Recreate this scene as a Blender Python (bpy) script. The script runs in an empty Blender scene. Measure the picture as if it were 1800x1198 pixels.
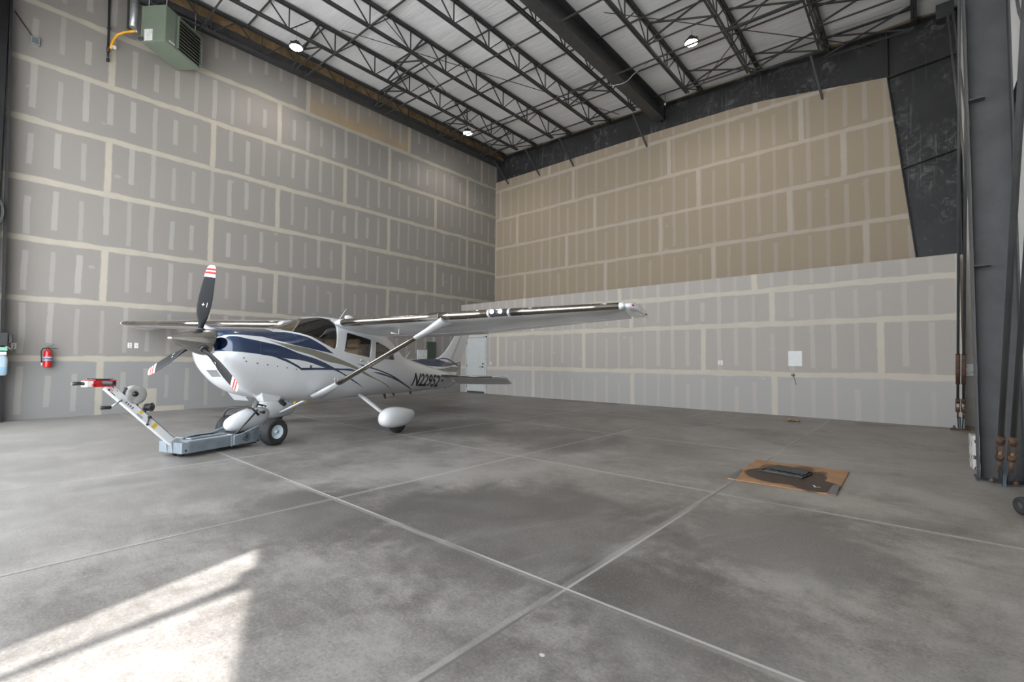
import bpy, math, random
from mathutils import Vector, Matrix, Euler
random.seed(7)
SC = bpy.context.scene
COL = SC.collection
PI = math.pi
sin, cos = math.sin, math.cos

# ------------------------------------------------------------------ mesh helper
class MB:
    def __init__(s): s.v=[]; s.f=[]; s.m=[]; s.s=[]
    def add(s, vs, fs, mat=0, smooth=False):
        b=len(s.v); s.v+= [tuple(v) for v in vs]
        for f in fs: s.f.append([b+i for i in f]); s.m.append(mat); s.s.append(smooth)
    def box(s, p0, p1, mat=0, M=None):
        x0,y0,z0=p0; x1,y1,z1=p1
        vs=[Vector(v) for v in ((x0,y0,z0),(x1,y0,z0),(x1,y1,z0),(x0,y1,z0),(x0,y0,z1),(x1,y0,z1),(x1,y1,z1),(x0,y1,z1))]
        if M is not None: vs=[M@v for v in vs]
        s.add(vs,[(0,3,2,1),(4,5,6,7),(0,1,5,4),(1,2,6,5),(2,3,7,6),(3,0,4,7)],mat)
    def bar(s, a, b, w, h, mat=0, up=(0,0,1)):
        a,b=Vector(a),Vector(b); d=(b-a).normalized(); u=Vector(up)
        if abs(d.dot(u))>.98: u=Vector((1,0,0))
        r=d.cross(u).normalized(); u=r.cross(d).normalized()
        vs=[]
        for p in (a,b):
            for i,j in ((-1,-1),(1,-1),(1,1),(-1,1)): vs.append(p+r*i*w/2+u*j*h/2)
        s.add(vs,[(0,1,2,3),(7,6,5,4),(0,4,5,1),(1,5,6,2),(2,6,7,3),(3,7,4,0)],mat)
    def tube(s, pts, r, n=10, mat=0, closed=False, smooth=True):
        pts=[Vector(p) for p in pts]; k=len(pts)
        rs=r if isinstance(r,(list,tuple)) else [r]*k
        vs=[]; prev=None
        for i,p in enumerate(pts):
            if closed: d=(pts[(i+1)%k]-pts[i-1])
            else: d=pts[min(i+1,k-1)]-pts[max(i-1,0)]
            d.normalize()
            if prev is None:
                u=Vector((0,0,1)) if abs(d.z)<.9 else Vector((1,0,0))
                prev=(u-d*u.dot(d)).normalized()
            else: prev=(prev-d*prev.dot(d)).normalized()
            w=d.cross(prev)
            for j in range(n):
                a=2*PI*j/n; vs.append(p+(prev*cos(a)+w*sin(a))*rs[i])
        fs=[]
        for i in range(k if closed else k-1):
            i2=(i+1)%k
            for j in range(n):
                j2=(j+1)%n; fs.append((i*n+j,i*n+j2,i2*n+j2,i2*n+j))
        s.add(vs,fs,mat,smooth)
        if not closed:
            s.add(vs[:n],[tuple(range(n-1,-1,-1))],mat); s.add(vs[-n:],[tuple(range(n))],mat)
    def lathe(s, prof, c=(0,0,0), axis=(0,0,1), n=32, mat=0, smooth=True, ref=None, cap=True):
        # prof: list of (r, h) along axis
        c=Vector(c); ax=Vector(axis).normalized()
        u=Vector(ref) if ref else (Vector((1,0,0)) if abs(ax.x)<.9 else Vector((0,1,0)))
        u=(u-ax*u.dot(ax)).normalized(); w=ax.cross(u)
        vs=[]
        for r,h in prof:
            for j in range(n):
                a=2*PI*j/n; vs.append(c+ax*h+(u*cos(a)+w*sin(a))*max(r,1e-5))
        fs=[]
        for i in range(len(prof)-1):
            for j in range(n):
                j2=(j+1)%n; fs.append((i*n+j,i*n+j2,(i+1)*n+j2,(i+1)*n+j))
        s.add(vs,fs,mat,smooth)
        if not cap: return
        if prof[0][0]>1e-4: s.add(vs[:n],[tuple(range(n-1,-1,-1))],mat)
        if prof[-1][0]>1e-4: s.add(vs[-n:],[tuple(range(n))],mat)
    def loft(s, rings, mat=0, smooth=True, cap=True):
        n=len(rings[0]); vs=[v for r in rings for v in r]; fs=[]
        for i in range(len(rings)-1):
            for j in range(n):
                j2=(j+1)%n; fs.append((i*n+j,i*n+j2,(i+1)*n+j2,(i+1)*n+j))
        s.add(vs,fs,mat,smooth)
        if cap:
            s.add(rings[0],[tuple(range(n-1,-1,-1))],mat); s.add(rings[-1],[tuple(range(n))],mat)
    def prism(s, poly, f, d, mat=0):
        # poly: 2-D points, f maps (a,b,h)->3-D, extruded from h=d[0] to d[1]
        n=len(poly); vs=[f(a,b,d[0]) for a,b in poly]+[f(a,b,d[1]) for a,b in poly]
        fs=[tuple(range(n-1,-1,-1)),tuple(range(n,2*n))]
        for i in range(n): fs.append((i,(i+1)%n,n+(i+1)%n,n+i))
        s.add(vs,fs,mat)
    def ell(s, c, r, n=24, m=14, mat=0, M=None):
        rings=[]
        vs=[];fs=[]
        for i in range(m+1):
            t=PI*i/m
            for j in range(n):
                a=2*PI*j/n
                v=Vector((r[0]*cos(t), r[1]*sin(t)*cos(a), r[2]*sin(t)*sin(a)))
                if M is not None: v=M@v
                vs.append(Vector(c)+v)
        for i in range(m):
            for j in range(n):
                j2=(j+1)%n; fs.append((i*n+j,i*n+j2,(i+1)*n+j2,(i+1)*n+j))
        s.add(vs,fs,mat,True)
    def mesh(s, name, mats):
        me=bpy.data.meshes.new(name); me.from_pydata(s.v,[],s.f)
        for m in (mats if isinstance(mats,(list,tuple)) else [mats]): me.materials.append(m)
        me.polygons.foreach_set('material_index',s.m); me.polygons.foreach_set('use_smooth',s.s)
        me.validate(); me.update()
        import bmesh
        bm=bmesh.new(); bm.from_mesh(me)
        bmesh.ops.remove_doubles(bm,verts=bm.verts,dist=1e-5)
        bmesh.ops.recalc_face_normals(bm,faces=bm.faces)
        bm.to_mesh(me); bm.free()
        return me
    def build(s, name, mats, parent=None, bevel=0, seg=2):
        o=bpy.data.objects.new(name,s.mesh(name,mats)); COL.objects.link(o)
        if parent: o.parent=parent
        if bevel:
            b=o.modifiers.new('bevel','BEVEL'); b.width=bevel; b.segments=seg; b.limit_method='ANGLE'; b.angle_limit=math.radians(40)
        return o

def tag(o, label=None, cat=None, group=None, kind=None):
    if label: o['label']=label
    if cat: o['category']=cat
    if group: o['group']=group
    if kind: o['kind']=kind
    return o
def thing(name, label, cat, loc=(0,0,0), rz=0, group=None):
    o=bpy.data.objects.new(name,None); COL.objects.link(o); o.empty_display_size=.1
    o.location=loc; o.rotation_euler=(0,0,rz)
    return tag(o,label,cat,group)
def struct(name, mb, mats, label=None, bevel=0, cat=None):
    o=mb.build(name,mats,None,bevel); tag(o,label,cat,kind='structure'); return o
def copy_tree(o, parent=None):
    c=o.copy(); COL.objects.link(c)
    if parent: c.parent=parent
    for ch in list(o.children): copy_tree(ch,c)
    return c

# ------------------------------------------------------------------ node helper
class NT:
    def __init__(s, name):
        s.mat=bpy.data.materials.new(name); s.mat.use_nodes=True; s.t=s.mat.node_tree; s.t.nodes.clear()
        s.out=s.t.nodes.new('ShaderNodeOutputMaterial')
    def n(s, typ, **kw):
        nd=s.t.nodes.new('ShaderNode'+typ)
        for k,v in kw.items(): setattr(nd,k,v)
        return nd
    def put(s, sock, v):
        if v is None: return
        if isinstance(v,bpy.types.NodeSocket): s.t.links.new(v,sock)
        elif isinstance(v,(tuple,list)): sock.default_value = tuple(v) if len(v)==len(sock.default_value) else tuple(v)+(1,)
        else: sock.default_value=v
    def ma(s, op, a, b=None, c=None, clamp=False):
        nd=s.n('Math',operation=op,use_clamp=clamp)
        for i,v in enumerate((a,b,c)): s.put(nd.inputs[i],v)
        return nd.outputs[0]
    def add(s,*a):
        r=a[0]
        for b in a[1:]: r=s.ma('ADD',r,b)
        return r
    def mul(s,*a):
        r=a[0]
        for b in a[1:]: r=s.ma('MULTIPLY',r,b)
        return r
    def mx(s,*a):
        r=a[0]
        for b in a[1:]: r=s.ma('MAXIMUM',r,b)
        return r
    def step(s, v, lo, hi, a=0., b=1.):
        nd=s.n('MapRange',interpolation_type='SMOOTHSTEP')
        for i,x in enumerate((v,lo,hi,a,b)): s.put(nd.inputs[i],x)
        return nd.outputs[0]
    def lin(s, v, lo, hi, a=0., b=1.):
        nd=s.n('MapRange')
        for i,x in enumerate((v,lo,hi,a,b)): s.put(nd.inputs[i],x)
        return nd.outputs[0]
    def mix(s, f, a, b, typ='MIX'):
        nd=s.n('Mix',data_type='RGBA',blend_type=typ)
        s.put(nd.inputs[0],f); s.put(nd.inputs[6],a); s.put(nd.inputs[7],b); return nd.outputs[2]
    def obj(s): return s.n('TexCoord').outputs['Object']
    def sep(s, v):
        nd=s.n('SeparateXYZ'); s.put(nd.inputs[0],v); return nd.outputs
    def comb(s,x,y,z):
        nd=s.n('CombineXYZ')
        for i,v in enumerate((x,y,z)): s.put(nd.inputs[i],v)
        return nd.outputs[0]
    def mapping(s, v, scale=(1,1,1), rot=(0,0,0), loc=(0,0,0)):
        nd=s.n('Mapping'); s.put(nd.inputs[0],v); nd.inputs[1].default_value=loc; nd.inputs[2].default_value=rot; nd.inputs[3].default_value=scale; return nd.outputs[0]
    def noise(s, v, scale, detail=3, rough=.5, dist=0):
        nd=s.n('TexNoise'); s.put(nd.inputs['Vector'],v); nd.inputs['Scale'].default_value=scale; nd.inputs['Detail'].default_value=detail
        nd.inputs['Roughness'].default_value=rough; nd.inputs['Distortion'].default_value=dist
        return nd.outputs[0]
    def vor(s, v, scale, feature='F1', rnd=1):
        nd=s.n('TexVoronoi',feature=feature); s.put(nd.inputs['Vector'],v); nd.inputs['Scale'].default_value=scale; nd.inputs['Randomness'].default_value=rnd
        return nd.outputs
    def white(s, v):
        nd=s.n('TexWhiteNoise',noise_dimensions='3D'); s.put(nd.inputs['Vector'],v); return nd.outputs
    def curve(s, v, pts, smooth=True):
        nd=s.n('FloatCurve'); s.put(nd.inputs['Value'],v); c=nd.mapping.curves[0]
        pts=sorted(pts)
        while len(c.points)<len(pts): c.points.new(.5,.5)
        for p,(a,b) in zip(c.points,pts): p.location=(a,b); p.handle_type='AUTO' if smooth else 'VECTOR'
        nd.mapping.extend='HORIZONTAL'; nd.mapping.update(); return nd.outputs[0]
    def bsdf(s, col, rough=.5, metal=0, bump=None, bstr=.2, bdist=.02, coat=0, spec=.5, **kw):
        b=s.n('BsdfPrincipled'); s.put(b.inputs['Base Color'],col); s.put(b.inputs['Roughness'],rough); s.put(b.inputs['Metallic'],metal)
        b.inputs['Coat Weight'].default_value=coat; b.inputs['Coat Roughness'].default_value=.05; b.inputs['Specular IOR Level'].default_value=spec
        for k,v in kw.items(): s.put(b.inputs[k],v)
        if bump is not None:
            bp=s.n('Bump'); bp.inputs['Strength'].default_value=bstr; bp.inputs['Distance'].default_value=bdist
            s.put(bp.inputs['Height'],bump); s.t.links.new(bp.outputs[0],b.inputs['Normal'])
        s.t.links.new(b.outputs[0],s.out.inputs[0]); return s.mat

def simple(name, col, rough=.5, metal=0, var=.12, scale=6, coat=0, bump=0, spec=.5):
    t=NT(name); o=t.obj(); nz=t.noise(o,scale,4,.6)
    d=tuple(c*(1-var) for c in col); l=tuple(min(1,c*(1+var)) for c in col)
    c=t.mix(t.step(nz,.3,.7),d,l)
    return t.bsdf(c,t.lin(nz,.3,.7,max(0,rough-.06),min(1,rough+.06)),metal,bump=(t.noise(o,scale*12,3) if bump else None),bstr=bump,bdist=.004,coat=coat,spec=spec)

# ------------------------------------------------------------------ drywall
def drywall(name, axis, rows, stud0, base, tape, mud, brown=None, markamt=.55, seamw=.05, patch=None, low=1., span=(.06,.3,.68,.99)):
    """rows: (z0, z1, joint offset).  Taped seams, vertical joints and mudded screw lines."""
    t=NT(name); o=t.obj(); xyz=t.sep(o); u=xyz[axis]; v=xyz[2]
    wob=t.noise(o,1.6,3); wob2=t.noise(o,9,2)
    uw=t.add(u,t.mul(t.ma('SUBTRACT',wob,.5),.05),t.mul(t.ma('SUBTRACT',wob2,.5),.02))
    vw=t.add(v,t.mul(t.ma('SUBTRACT',t.noise(t.mapping(o,loc=(7,3,1)),1.3,3),.5),.06),t.mul(t.ma('SUBTRACT',wob2,.5),.02))
    P=3.6576
    seam=None; joint=None; fv=None; rid=None
    wn=t.lin(t.noise(t.mapping(o,loc=(3,9,5)),2.2,2),.3,.7,seamw*.75,seamw*1.25)
    for i,(z0,z1,off) in enumerate(rows):
        inr=t.mul(t.ma('GREATER_THAN',v,z0),t.ma('LESS_THAN',v,z1))
        if i>0:
            d=t.ma('ABSOLUTE',t.ma('SUBTRACT',vw,z0)); seam=d if seam is None else t.ma('MINIMUM',seam,d)
        j=t.mul(inr,t.step(t.ma('PINGPONG',t.ma('SUBTRACT',uw,off),P/2),.045,.075,1.,0.))
        joint=j if joint is None else t.add(joint,j)
        g=t.mul(inr,t.ma('DIVIDE',t.ma('SUBTRACT',v,z0),z1-z0)); fv=g if fv is None else t.add(fv,g)
        r=t.mul(inr,float(i+1)); rid=r if rid is None else t.add(rid,r)
    sm=t.step(t.ma('SUBTRACT',seam,wn),-.012,.016,1.,0.)
    sd=t.ma('PINGPONG',t.ma('SUBTRACT',uw,stud0),.2032)
    idx=t.ma('FLOOR',t.ma('ADD',t.ma('DIVIDE',t.ma('SUBTRACT',u,stud0),.4064),.5))
    w=t.white(t.comb(idx,rid,3.3)); rgb=t.n('SeparateColor'); t.put(rgb.inputs[0],w[1])
    r,g,b=rgb.outputs
    st=t.lin(r,0,1,span[0],span[1]); en=t.lin(g,0,1,span[2],span[3])
    mk=t.mul(t.step(sd,t.lin(b,0,1,.028,.042),t.lin(b,0,1,.044,.062),1.,0.),t.step(t.ma('SUBTRACT',fv,st),-.012,.012),t.step(t.ma('SUBTRACT',en,fv),-.012,.012))
    mk=t.mul(mk,t.lin(b,0,1,markamt*.7,markamt*1.15))
    # stray dabs of mud
    vo=t.vor(t.mapping(o,scale=(1,1,1.6),loc=(.3,.7,.2)),1.15); dab=t.mul(t.step(t.add(vo[0],t.mul(wob2,.10)),.10,.15,1.,0.),t.ma('GREATER_THAN',t.sep(vo[1])[0],.3),.55)
    tp=t.mx(sm,t.ma('MINIMUM',joint,1.))
    if patch:
        tp=t.mx(tp,t.mul(t.step(t.ma('SUBTRACT',uw,patch[0]),-.01,.02),t.step(t.ma('SUBTRACT',patch[1],uw),-.01,.02),t.step(t.ma('SUBTRACT',patch[2],vw),-.01,.02)),t.mul(t.step(t.ma('SUBTRACT',uw,patch[0]),-.01,.02),t.step(t.ma('SUBTRACT',patch[1]+.55,uw),-.01,.02),t.step(t.ma('SUBTRACT',.12,vw),-.01,.02)))
    # paper panels differ a little
    bid=t.white(t.comb(t.ma('FLOOR',t.ma('DIVIDE',u,P)),rid,1.7))[0]
    bc=t.mix(t.lin(bid,0,1,.0,.22),base,tuple(c*.86 for c in base))
    bc=t.mix(t.step(t.noise(o,.5,3),.3,.75,0.,.25),bc,tuple(c*.9 for c in base))
    bc=t.mix(t.lin(t.noise(t.mapping(o,scale=(6,6,.6)),4,3),.3,.7,0.,.10),bc,tuple(c*.8 for c in base))
    if brown:
        (u0,u1,z0,z1,bcol)=brown
        m=t.mul(t.ma('GREATER_THAN',u,u0),t.ma('LESS_THAN',u,u1),t.ma('GREATER_THAN',v,z0),t.step(v,z0+.25,z1+.25,1.,.25))
        bc=t.mix(t.mul(m,t.lin(t.noise(o,1.8,2),.3,.7,.45,1.)),bc,bcol)
    bc=t.mix(t.mul(t.ma('LESS_THAN',v,rows[0][1]),low),bc,tuple(k*f for k,f in zip(base,(.98,1.03,1.08))))
    c=t.mix(t.mx(mk,dab),bc,mud)
    c=t.mix(t.mul(tp,t.lin(t.noise(o,3,3),.25,.75,.72,1.)),c,tape)
    return t.bsdf(c,.88,bump=t.add(t.mx(tp,mk),t.mul(t.noise(o,40,2),.1)),bstr=.12,bdist=.004,spec=.25)
SKY=4.6; SUN=8.5; EXPO=0.46; LAMP=110
# ------------------------------------------------------------------ camera
cd=bpy.data.cameras.new('camera'); cam=bpy.data.objects.new('camera',cd); COL.objects.link(cam)
cd.sensor_width=36; cd.sensor_fit='HORIZONTAL'; cd.lens=16.4712; cd.clip_start=.05; cd.clip_end=400
R_=Vector((0.753747,0.657131,0.006668)); U_=Vector((0.021138,-0.034385,0.999185)); F_=Vector((-0.656825,0.752991,0.039808))
cam.matrix_world=Matrix(((R_.x,U_.x,-F_.x,13.575605),(R_.y,U_.y,-F_.y,-12.71721),(R_.z,U_.z,-F_.z,1.264323),(0,0,0,1)))
SC.camera=cam

# ------------------------------------------------------------------ shared materials
STEEL=simple('black_steel',(.040,.041,.043),.42,0,.25,5,spec=.5)
STEELG=simple('grey_primer_steel',(.060,.061,.063),.5,0,.18,3,spec=.4)
ANGLE=simple('joist_steel',(.036,.037,.039),.5,0,.2,8)
GALV=simple('galvanised',(.42,.43,.44),.42,.7,.12,20)
RUST=simple('rusty_steel',(.105,.062,.042),.8,.1,.45,22,bump=.3)
WHITEP=simple('white_plastic',(.74,.74,.73),.45,0,.03)
BLACKP=simple('black_plastic',(.022,.022,.024),.45,0,.2)
RUBBER=simple('rubber',(.024,.024,.025),.75,0,.25,14)
RED=simple('red_enamel',(.52,.012,.014),.25,0,.06,4,coat=.5)
YEL=simple('yellow_plastic',(.75,.48,.03),.4)
BLUE=simple('blue_plastic',(.02,.22,.55),.4)
CHROME=simple('chrome',(.72,.70,.66),.12,1,.04)

def dirty_steel():
    t=NT('scuffed_black_steel'); o=t.obj()
    big=t.noise(t.mapping(o,scale=(1,1,1)),.9,4,.6,.8); swirl=t.noise(o,2.6,6,.7,2.5)
    m=t.mul(t.step(big,.44,.62),t.step(swirl,.46,.70))
    fine=t.step(t.noise(o,11,5,.7,.8),.60,.74)
    fl=t.mul(fine,t.step(t.noise(t.mapping(o,loc=(5,2,8)),1.4,3),.50,.64))
    drip=t.mul(t.step(t.noise(t.mapping(o,scale=(22,22,.7)),1,2),.60,.70),t.step(t.noise(o,.7,2),.45,.6))
    c=t.mix(t.step(t.noise(o,.6,3),.3,.7),(.018,.018,.019),(.034,.034,.035))
    c=t.mix(t.mul(m,.85),c,(.17,.17,.165)); c=t.mix(t.mul(fl,.5),c,(.30,.30,.29)); c=t.mix(t.mul(drip,.22),c,(.30,.30,.29))
    return t.bsdf(c,t.lin(swirl,.3,.7,.38,.6),0,spec=.45)
DIRTY=dirty_steel()

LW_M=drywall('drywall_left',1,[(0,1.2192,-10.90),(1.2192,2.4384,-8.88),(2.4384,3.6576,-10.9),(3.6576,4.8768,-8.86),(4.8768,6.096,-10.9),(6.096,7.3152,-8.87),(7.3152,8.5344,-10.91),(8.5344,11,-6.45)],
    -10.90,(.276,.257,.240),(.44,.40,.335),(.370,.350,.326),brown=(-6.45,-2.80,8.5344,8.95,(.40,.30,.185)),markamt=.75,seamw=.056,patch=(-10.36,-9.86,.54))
UW_M=drywall('drywall_upper',0,[(3.514,4.733,1.64),(4.733,5.952,0.0),(5.952,7.171,1.22),(7.171,8.390,.30),(8.390,11,2.84)],
    .05,(.36,.298,.222),(.465,.405,.345),(.405,.35,.30),markamt=.7,low=0.,span=(-.05,.14,.80,1.1))
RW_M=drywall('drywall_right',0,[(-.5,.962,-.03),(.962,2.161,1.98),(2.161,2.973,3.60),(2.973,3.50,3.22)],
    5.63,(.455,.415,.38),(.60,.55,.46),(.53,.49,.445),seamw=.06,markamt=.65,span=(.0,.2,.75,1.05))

def concrete():
    t=NT('concrete_floor'); o=t.obj(); x,y,z=t.sep(o)
    n1=t.noise(o,.42,5,.6,.6); n2=t.noise(t.mapping(o,loc=(4,1,0)),1.5,6,.65,.4); n3=t.noise(o,8,5,.7); n4=t.noise(t.mapping(o,rot=(0,0,.9),scale=(1,5,1)),2.2,5,.65)
    n5=t.noise(o,58,4,.75)
    v=t.add(t.mul(n1,.36),t.mul(n2,.32),t.mul(n3,.18),t.mul(n4,.12),t.mul(n5,.12))
    c=t.mix(t.step(v,.45,.66),(.112,.102,.093),(.272,.253,.236))
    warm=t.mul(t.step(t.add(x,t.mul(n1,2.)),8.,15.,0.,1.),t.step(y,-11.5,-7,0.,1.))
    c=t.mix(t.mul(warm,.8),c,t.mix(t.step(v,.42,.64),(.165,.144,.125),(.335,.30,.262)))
    blot=t.mul(t.step(t.noise(t.mapping(o,loc=(9,9,0)),.75,6,.7,.3),.54,.68),.5)
    c=t.mix(blot,c,(.085,.078,.071))
    for (px_,py_,r_) in ((11.25,-9.9,1.25),(9.75,-10.9,.85),(12.75,-8.9,.9),(9.2,-6.4,1.1),(6.9,-6.6,1.0),(12.6,-10.4,.7)):
        dd=t.ma('SQRT',t.add(t.ma('POWER',t.ma('SUBTRACT',x,px_),2.),t.ma('POWER',t.ma('SUBTRACT',y,py_),2.)))
        c=t.mix(t.mul(t.step(t.add(dd,t.mul(n2,1.1),t.mul(n3,.5)),r_+.35,r_+1.0,1.,0.),.62),c,(.074,.067,.060))
    door_light=t.mul(t.step(t.add(y,t.mul(x,.25),t.mul(n1,1.5)),-10.3,-7.2,1.,0.),t.step(x,8.3,11.,1.,0.))  # daylight near the door opening painted into the floor as a paler tone
    c=t.mix(t.mul(door_light,.5),c,(.36,.343,.322))
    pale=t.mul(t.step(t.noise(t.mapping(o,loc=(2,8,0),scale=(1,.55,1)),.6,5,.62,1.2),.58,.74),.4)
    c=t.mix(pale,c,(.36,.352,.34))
    # fine trowel speckle
    c=t.mix(t.mul(t.step(n5,.53,.70),.26),c,(.42,.41,.40)); c=t.mix(t.mul(t.step(n5,.47,.28),.45),c,(.05,.048,.045))
    # saw-cut control joints with pale slurry beside them
    wb=t.mul(t.ma('SUBTRACT',t.noise(o,2,2),.5),.016)
    ln=None; sl=None; dk=None
    for ax,ps in ((x,(12.07,9.57,7.05,4.5,1.95)),(y,(-10.52,-7.97,-5.40,-2.85))):
        for p in ps:
            d=t.ma('ABSOLUTE',t.ma('SUBTRACT',ax,p)); a=t.step(d,.006,.012,1.,0.)
            s_=t.step(t.ma('ABSOLUTE',t.add(t.ma('SUBTRACT',ax,p-.018),wb)),.018,.034,1.,0.)
            if ax is x: dk=a if dk is None else t.mx(dk,a)
            else: ln=a if ln is None else t.mx(ln,a)
            sl=s_ if sl is None else t.mx(sl,s_)
    c=t.mix(t.mul(sl,t.lin(t.noise(o,.9,3),.3,.7,.12,.48)),c,(.38,.365,.34))
    c=t.mix(t.mul(ln,.8),c,t.mix(t.step(t.noise(o,.6,3),.52,.68),(.42,.405,.38),(.14,.13,.12)))
    c=t.mix(t.mul(dk,.75),c,t.mix(t.step(t.noise(o,.35,2),.46,.58),(.09,.083,.077),(.38,.365,.34)))
    # drops of joint compound
    vo=t.vor(t.mapping(o,scale=(1,1.25,1)),2.1); rnd=t.sep(vo[1])
    drop=t.mul(t.ma('LESS_THAN',t.add(vo[0],t.mul(n3,.05)),t.lin(rnd[1],0,1,.038,.066)),t.ma('GREATER_THAN',rnd[0],.5))
    c=t.mix(t.mul(drop,.8),c,(.62,.60,.56))
    return t.bsdf(c,t.lin(v,.4,.66,.36,.56),bump=t.add(t.mul(n5,.5),t.mul(ln,-2.)),bstr=.10,bdist=.004,spec=.5)
FLOOR_M=concrete()

def insul(name, col, ax):
    t=NT(name); o=t.obj(); x,y,z=t.sep(o)
    w=t.add(t.noise(t.mapping(o,scale=(.5,3.2,1) if ax==0 else (1,1.6,.3)),1.1,5,.6,.5),t.mul(t.noise(o,3,4),.25))
    c=t.mix(t.step(t.noise(o,.8,3),.3,.75),col,tuple(k*.93 for k in col))
    return t.bsdf(c,.55,bump=w,bstr=.55,bdist=.06,spec=.35)
CEIL_M=insul('white_roof_insulation',(.74,.745,.76),0)
SIDE_M=insul('white_wall_insulation',(.78,.78,.77),1)
KRAFT=simple('brown_insulation_edge',(.19,.125,.06),.8,0,.35,4,bump=.2)
DOORP=simple('door_paint',(.60,.62,.62),.4,0,.03)

# ------------------------------------------------------------------ room shell
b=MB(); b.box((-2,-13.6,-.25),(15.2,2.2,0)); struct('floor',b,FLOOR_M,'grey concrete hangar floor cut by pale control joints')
b=MB(); b.box((-30,-45,-.3),(45,-13.6,-.02)); struct('ground_outside',b,simple('apron_concrete',(.62,.61,.59),.8,0,.08,.6),'pale concrete apron outside the hangar opening')
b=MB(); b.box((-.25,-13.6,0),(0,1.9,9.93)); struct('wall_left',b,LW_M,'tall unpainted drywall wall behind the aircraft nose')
b=MB()
b.prism([(0,3.3),(13.57,3.3),(13.545,3.73),(13.11,8.22),(12.2,8.36),(10.34,8.64),(9.6,8.69),(6.71,8.76),(0,8.82)],lambda a,c,h:(a,h,c),(1.72,1.77)); struct('wall_right_upper',b,UW_M,'brown drywall infill set back above the ledge')
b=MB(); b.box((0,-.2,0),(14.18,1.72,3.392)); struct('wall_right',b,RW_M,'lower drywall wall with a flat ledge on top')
b=MB(); b.box((14.18,.35,0),(14.6,.45,3.45)); b.box((14.18,.45,3.40),(14.6,1.72,3.45)); b.box((14.38,1.60,3.45),(14.6,1.70,9.2)); struct('wall_return',b,simple('cream_drywall',(.44,.42,.375),.85,0,.06),'narrow cream wall strip behind the bracing rods')
b=MB(); b.box((14.6,-13.6,0),(14.75,2.2,9.6)); struct('wall_side',b,SIDE_M,'white vinyl insulated side wall beyond the steel column')
b=MB(); b.box((-.25,1.9,0),(15,2.1,9.9)); struct('wall_back',b,simple('rear_sheet',(.30,.29,.28),.8,0,.1),'sheeting behind the black end frame')
# hangar opening (behind the camera): jambs and header
b=MB(); b.box((-.25,-13.75,0),(.55,-13.55,9.9)); b.box((12.9,-13.75,0),(14.75,-13.55,9.9)); b.box((.55,-13.75,7.2),(12.9,-13.55,9.9))
struct('wall_front',b,SIDE_M,'wall around the hangar door opening behind the viewer')
def zc(x): return 9.93-.035*x
# ceiling: insulation sagging a little between the joists
JX=[.59,2.23,3.87,5.52,7.02,8.67,10.30,11.90,13.62]
b=MB(); nx,ny=150,60; vs=[]; fs=[]
for i in range(nx+1):
    x=-.3+15.2*i/nx
    k=max([j for j in range(len(JX)) if JX[j]<=x] or [0]); a0=JX[k]; a1=JX[k+1] if k+1<len(JX) else 15.2
    sg=max(0,sin(PI*min(1,max(0,(x-a0)/(a1-a0)))))*.045 if x>JX[0] else 0
    for j in range(ny+1):
        y=-13.8+15.9*j/ny
        vs.append((x,y,zc(x)-sg+.012*sin(y*5.1+x)))
for i in range(nx):
    for j in range(ny): fs.append((i*(ny+1)+j,i*(ny+1)+j+1,(i+1)*(ny+1)+j+1,(i+1)*(ny+1)+j))
b.add(vs,fs,0,True); struct('ceiling',b,CEIL_M,'white vinyl roof insulation sagging between the joists')
b=MB(); b.prism([(-.4,10.05),(15.1,9.5),(15.1,9.7),(-.4,10.25)],lambda a,c,h:(a,h,c),(-14,2.2)); struct('roof_deck',b,simple('roof_sheet',(.3,.3,.3),.6),'metal roof deck over the insulation')

# end frame: rafter, haunch and tapered column in one plane behind the drywall
def zr(x): return 9.78-.035*x
b=MB()
b.prism([(0,8.4),(13.12,7.8),(13.12,zr(13.12)),(0,zr(0))],lambda a,c,h:(a,h,c),(1.80,1.83),0)
b.prism([(0,zr(0)),(14.4,zr(14.4)),(14.4,zr(14.4)+.03),(0,zr(0)+.03)],lambda a,c,h:(a,h,c),(1.60,1.90),0)
struct('rafter_beam',b,DIRTY,'black steel rafter web above the brown drywall')
b=MB()
b.prism([(13.10,8.22),(13.545,3.73),(13.60,3.2),(14.32,3.2),(14.36,9.28),(13.10,9.32)],lambda a,c,h:(a,h,c),(1.80,1.83),0)
for p,q in (((13.11,8.20),(14.34,8.30)),((13.36,5.90),(14.33,6.10)),((13.11,8.22),(13.11,9.30))):
    b.bar((p[0],1.745,p[1]),(q[0],1.745,q[1]),.11,.022,0,up=(0,0,1) if abs(p[0]-q[0])>.2 else (1,0,0))
b.bar((13.10,1.76,8.22),(13.585,1.76,3.3),.02,.10,0,up=(0,1,0)); b.bar((14.34,1.76,9.25),(14.31,1.76,3.2),.03,.2,0,up=(0,1,0))
struct('haunch_column',b,DIRTY,'black tapered steel column and knee beside the brown drywall')
b=MB(); x0,y0=14.03,-5.40
b.box((14.045,-5.43,.02),(14.36,-5.415,9.25)); b.box((14.02,-5.54,.02),(14.035,-5.30,9.25)); b.box((14.365,-5.54,.02),(14.38,-5.30,9.25)); b.box((14.0,-5.60,0),(14.40,-5.25,.014))
b.box((14.035,-5.53,4.18),(14.17,-5.43,4.195)); b.box((14.035,-5.53,2.32),(14.17,-5.43,2.335))
struct('steel_column',b,STEELG,'grey steel I column standing near the right edge')
b=MB(); b.box((.0,-12.98,0),(.42,-12.95,9.7)); b.prism([(-12.33,0),(-12.48,9.7),(-12.52,9.7),(-12.37,0)],lambda a,c,h:(h,a,c),(.0,.30)); b.box((.12,-12.95,0),(.15,-12.50,9.7)); struct('dark_column',b,simple('column_black',(.018,.018,.019),.6,0,.2,5,spec=.25),'dark steel column at the left edge of the left wall')
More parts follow.
